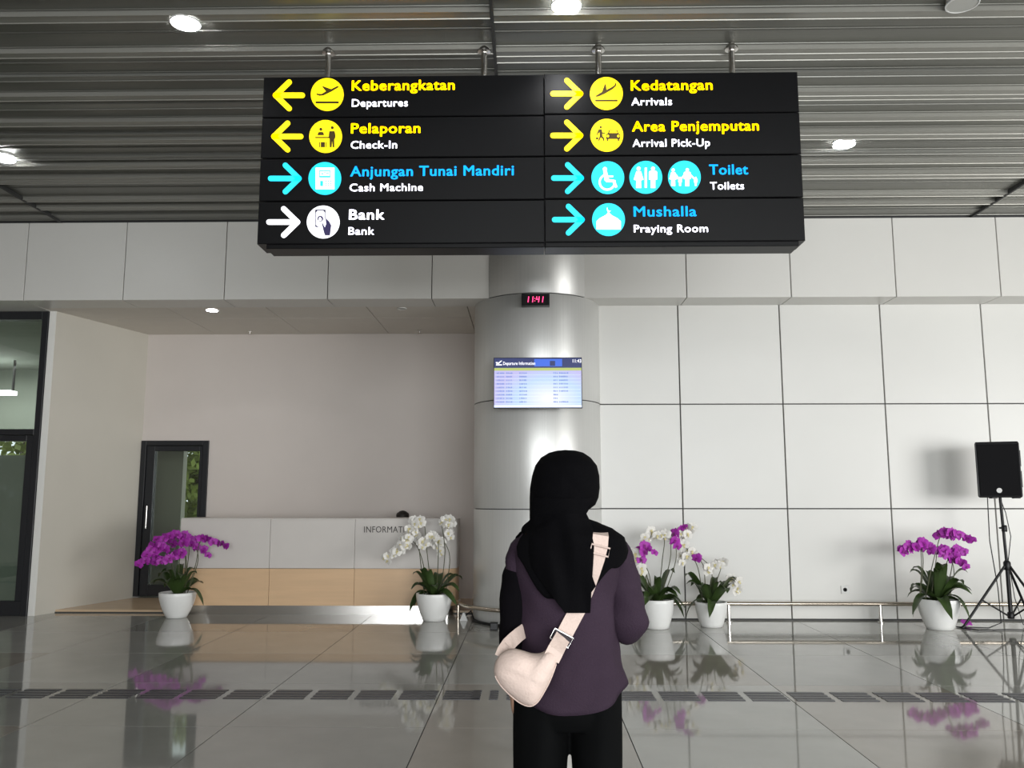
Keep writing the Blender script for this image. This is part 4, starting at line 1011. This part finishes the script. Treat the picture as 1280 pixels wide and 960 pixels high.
# long back fall of the scarf over the shoulder blades, ending in a blunt point
lft = [(625, 665), (651, 662.5), (655, 655), (660, 651), (690, 653), (710, 664), (735, 682), (766, 706)]
rgt = [(625, 741), (640, 732), (650, 736), (658, 741), (680, 743), (700, 742), (730, 740), (766, 738)]
mb = MB(); rows = []
for i in range(37):
    py = 622+(766.5-622)*i/36; xa_ = interp(lft, py); xb_ = interp(rgt, py); row = []
    for j in range(25):
        v = j/24; px = xa_+(xb_-xa_)*v
        hd = BY0-.112*math.sqrt(max(.03, 1-((px-705)/46)**2)) if py < 668 else 9
        xl_, xr_, db, df = sprof(py); cxp = (xl_+xr_)/2; hw = (xr_-xl_)/2
        bd = BY0-(db+.026)*max(.0, 1-abs((px-cxp)/hw)**2.2)**.5
        if py < 640: yy = hd
        elif py < 690:
            w_ = (py-640)/50; hdd = BY0-.112*math.sqrt(max(.03, 1-((px-705)/46)**2)); yy = (hdd-.01)*(1-w_)+(bd-.012)*w_; yy = min(yy, bd-.008) if py > 655 else yy
        else: yy = bd-.012
        yy -= (.007*math.sin(px*.13-py*.045+1)+.003*math.sin(px*.25-py*.02))*min(1, max(0, (py-630)/40))
        edge = min(v, 1-v)*10
        row.append(Wp(px, py, yy))
    rows.append(row)
mb.ring_loft(rows, closed=False); mb.sm = True
o = mb.build('scarf_fall', 'hijab', wm); so = o.modifiers.new('s', 'SOLIDIFY'); so.thickness = .004; so.offset = 0
o.modifiers.new('b', 'SUBSURF').levels = 1; o.modifiers['b'].render_levels = 1

# --- crossbody bag
BG = BY0-.215
bag = thing('crossbody_bag', 'cream canvas crescent bag worn across the woman\'s back', 'bag', Wp(658, 882, BG))
out = [(696, 818), (696, 828), (692, 840), (687, 852), (680, 865), (672, 877), (663, 882), (652, 879), (642, 872), (632, 863), (624, 854), (618, 843), (618, 832), (622, 822), (629, 815), (640, 811), (652, 813), (664, 816.5), (676, 816.5), (687, 812)]
def inplane(px, py, dy): return Wp(px, py, BG)+Vector((0, dy, 0))
sm_out = []
for i in range(len(out)):
    p0, p1, p2, p3 = [Vector(out[(i+q_) % len(out)]) for q_ in (-1, 0, 1, 2)]
    for k in range(3):
        u = k/3; sm_out.append(.5*((2*p1)+(p2-p0)*u+(2*p0-5*p1+4*p2-p3)*u*u+(3*p1-p0-3*p2+p3)*u**3))
cen = Vector((660, 842)); rings = []
rad = [0.02, .2, .4, .58, .74, .86, .94, .985, 1.0]
def bagring(r_, sgn):
    rg = []
    for k, p_ in enumerate(sm_out):
        q_ = cen+(p_-cen)*r_; th = .055*(max(0, 1-r_**2.6))**.5
        wv = (.003*math.sin(q_.x*.10+q_.y*.16)+.0012*math.sin(q_.y*.36-q_.x*.16))*(1-r_**4)
        rg.append(inplane(q_.x, q_.y, sgn*(th+wv)))
    return rg
rings = [bagring(r_, -1) for r_ in rad]+[bagring(r_, 1) for r_ in rad[::-1][1:]]
mb = MB(); mb.ring_loft(rings); mb.sm = True
mb.build('body', 'cream', bag, True)
# piping seam near the outline and the zip line
MB().tube([inplane(*(cen+(p_-cen)*.97), -.020) for p_ in sm_out[3:34]], .0014, 6).build('seam', 'cream', bag)
def ribbon(pts, wd, m, nm, par, th=.003):
    """pts: (point, width direction)"""
    mb = MB(); rg = []
    for p_, wv in pts:
        wv = wv.normalized()*wd/2; nn = Vector((0, -1, 0))*th/2
        rg.append([p_-wv-nn, p_+wv-nn, p_+wv+nn, p_-wv+nn])
    mb.ring_loft(rg); return mb.build(nm, m, par)
def strap_pts(lst):
    r_ = []
    P_ = [Wp(px, py, yy) for px, py, yy in lst]
    for i, p_ in enumerate(P_):
        d_ = (P_[min(i+1, len(P_)-1)]-P_[max(i-1, 0)]).normalized(); wv = d_.cross(Vector((0, -1, 0)))
        if wv.length < .2: wv = Vector((1, 0, 0))
        r_.append((p_, wv))
    return r_
def bback(px, py, off): 
    xl_, xr_, db, df = sprof(py); cxp = (xl_+xr_)/2; hw = (xr_-xl_)/2
    return BY0-(db+off)*max(.02, 1-abs((px-cxp)/hw)**2.2)**.5
pth = [(689, 824, BG-.02), (695, 812, BG-.015), (700, 803, BG+.02), (706, 792, bback(706, 792, .03)), (714, 777, bback(714, 777, .022)), (722, 762, bback(722, 762, .018)), (732, 738, bback(732, 738, .018)), (740, 716, bback(740, 716, .03)), (746, 698, bback(746, 698, .036)), (750, 682, bback(750, 682, .042)), (751, 669, bback(751, 672, .046)), (750, 661, BY0-.045), (748, 657, BY0), (746, 664, BY0+.06)]
ribbon(strap_pts(pth), .046, 'cream', 'strap', bag)
pth2 = [(627, 822, BG+.01), (630, 814, BG+.03), (635, 806, BG+.06), (642, 799, BG+.09), (649, 793, BG+.12), (656, 788, BG+.15)]
ribbon(strap_pts(pth2), .040, 'cream', 'strap', bag)
# strap adjusters
def frame_at(px, py, yy, ang, w_, h_, nm, m='polish', slider=True):
    c_ = Wp(px, py, yy); R_ = Matrix.Rotation(ang, 3, 'Y')
    pts = [c_+R_ @ Vector((x, 0, z)) for x, z in ((-w_, -h_), (w_, -h_), (w_, h_), (-w_, h_), (-w_, -h_))]
    o = MB().tube(pts, .0028, 6).build(nm, m, bag)
    if slider:
        mb = MB(); q_ = [c_+R_ @ Vector((x, -.002, z)) for x, z in ((-w_*.85, -h_*.8), (w_*.85, -h_*.8), (w_*.85, h_*.8), (-w_*.85, h_*.8))]
        mb.v = [tuple(v) for v in q_]+[tuple(v+Vector((0, .006, 0))) for v in q_]; mb.f = [(0, 1, 2, 3), (7, 6, 5, 4), (0, 4, 5, 1), (1, 5, 6, 2), (2, 6, 7, 3), (3, 7, 4, 0)]
        mb.build('keeper', 'webbing', o)
frame_at(702, 797.5, bback(706, 792, .05), math.radians(28), .029, .015, 'buckle')
frame_at(750, 688, bback(750, 688, .052), math.radians(14), .027, .012, 'buckle', 'cream', False)

# --- the clerk behind the desk (only the crown of the head shows)
q = at(503, 638, 10.98)
ck = thing('person', 'desk clerk behind the reception desk, only the dark hair showing', 'person', (q.x, 11.0, 0))
bm = bmesh.new(); hc2 = Vector((q.x, 11.0, q.z-.125)); P2, R2 = head_parts(bm, hc2, (.15, -1, 0), .98)
nk2 = hc2+Vector((0, .02, -.17)); capsule(bm, hc2+Vector((0, .01, -.07)), nk2, .05, .055)
zz = nk2.z
ellip(bm, Vector((q.x, 11.04, zz-.16)), .17, .10, .17); ellip(bm, Vector((q.x, 11.05, zz-.33)), .15, .11, .13)
for k in (-1, 1):
    s0 = Vector((q.x+.17*k, 11.03, zz-.07)); e0 = Vector((q.x+.22*k, 10.98, zz-.30)); w0 = Vector((q.x+.12*k, 10.78, zz-.30))
    capsule(bm, Vector((q.x, 11.03, zz-.05)), s0, .05, .048); capsule(bm, s0, e0, .046, .036); capsule(bm, e0, w0, .035, .026)
    hand(bm, w0, (-.3*k, -1, -.05), (-k, .2, 0), (0, 0, -1), .25)
    h0 = Vector((q.x+.09*k, 11.05, .52)); k0 = Vector((q.x+.12*k, 10.74, .50)); a0_ = Vector((q.x+.12*k, 10.78, .12))
    capsule(bm, h0, k0, .075, .055); capsule(bm, k0, a0_, .052, .036); capsule(bm, a0_, a0_+Vector((0, -.08, -.02)), .036, .030)
ellip(bm, Vector((q.x, 11.05, .56)), .16, .12, .10)
solid(bm, 'body', 'skin', ck, .009)
face_bits(P2, R2, .98, ck)
bm = bmesh.new(); ellip(bm, hc2+Vector((0, .012, .045)), .080, .098, .080)
for k in range(14):
    an = k*math.pi*2/14; ellip(bm, hc2+Vector((.055*math.cos(an), .012+.065*math.sin(an), .06)), .03, .03, .04)
solid(bm, 'hair', 'hair', ck, .007)
bm = bmesh.new(); ellip(bm, Vector((q.x, 11.04, zz-.17)), .185, .115, .165); ellip(bm, Vector((q.x, 11.05, zz-.34)), .165, .125, .15)
for k in (-1, 1):
    s0 = Vector((q.x+.17*k, 11.03, zz-.07)); e0 = Vector((q.x+.22*k, 10.98, zz-.30)); w0 = Vector((q.x+.14*k, 10.83, zz-.30))
    capsule(bm, s0, e0, .056, .046); capsule(bm, e0, w0, .045, .036)
solid(bm, 'jacket', 'uniform', ck, .009)
sl = thing('stool', 'round stool behind the reception desk under the seated clerk', 'stool', (q.x, 11.07, .055))
MB().lathe([(.18, .36), (.19, .37), (.19, .41), (.17, .42)], q.x, 11.07, 24).build('seat', 'uniform', sl)
MB().lathe([(.17, .055), (.17, .07), (.03, .09), (.025, .36)], q.x, 11.07, 20).build('base', 'polish', sl)
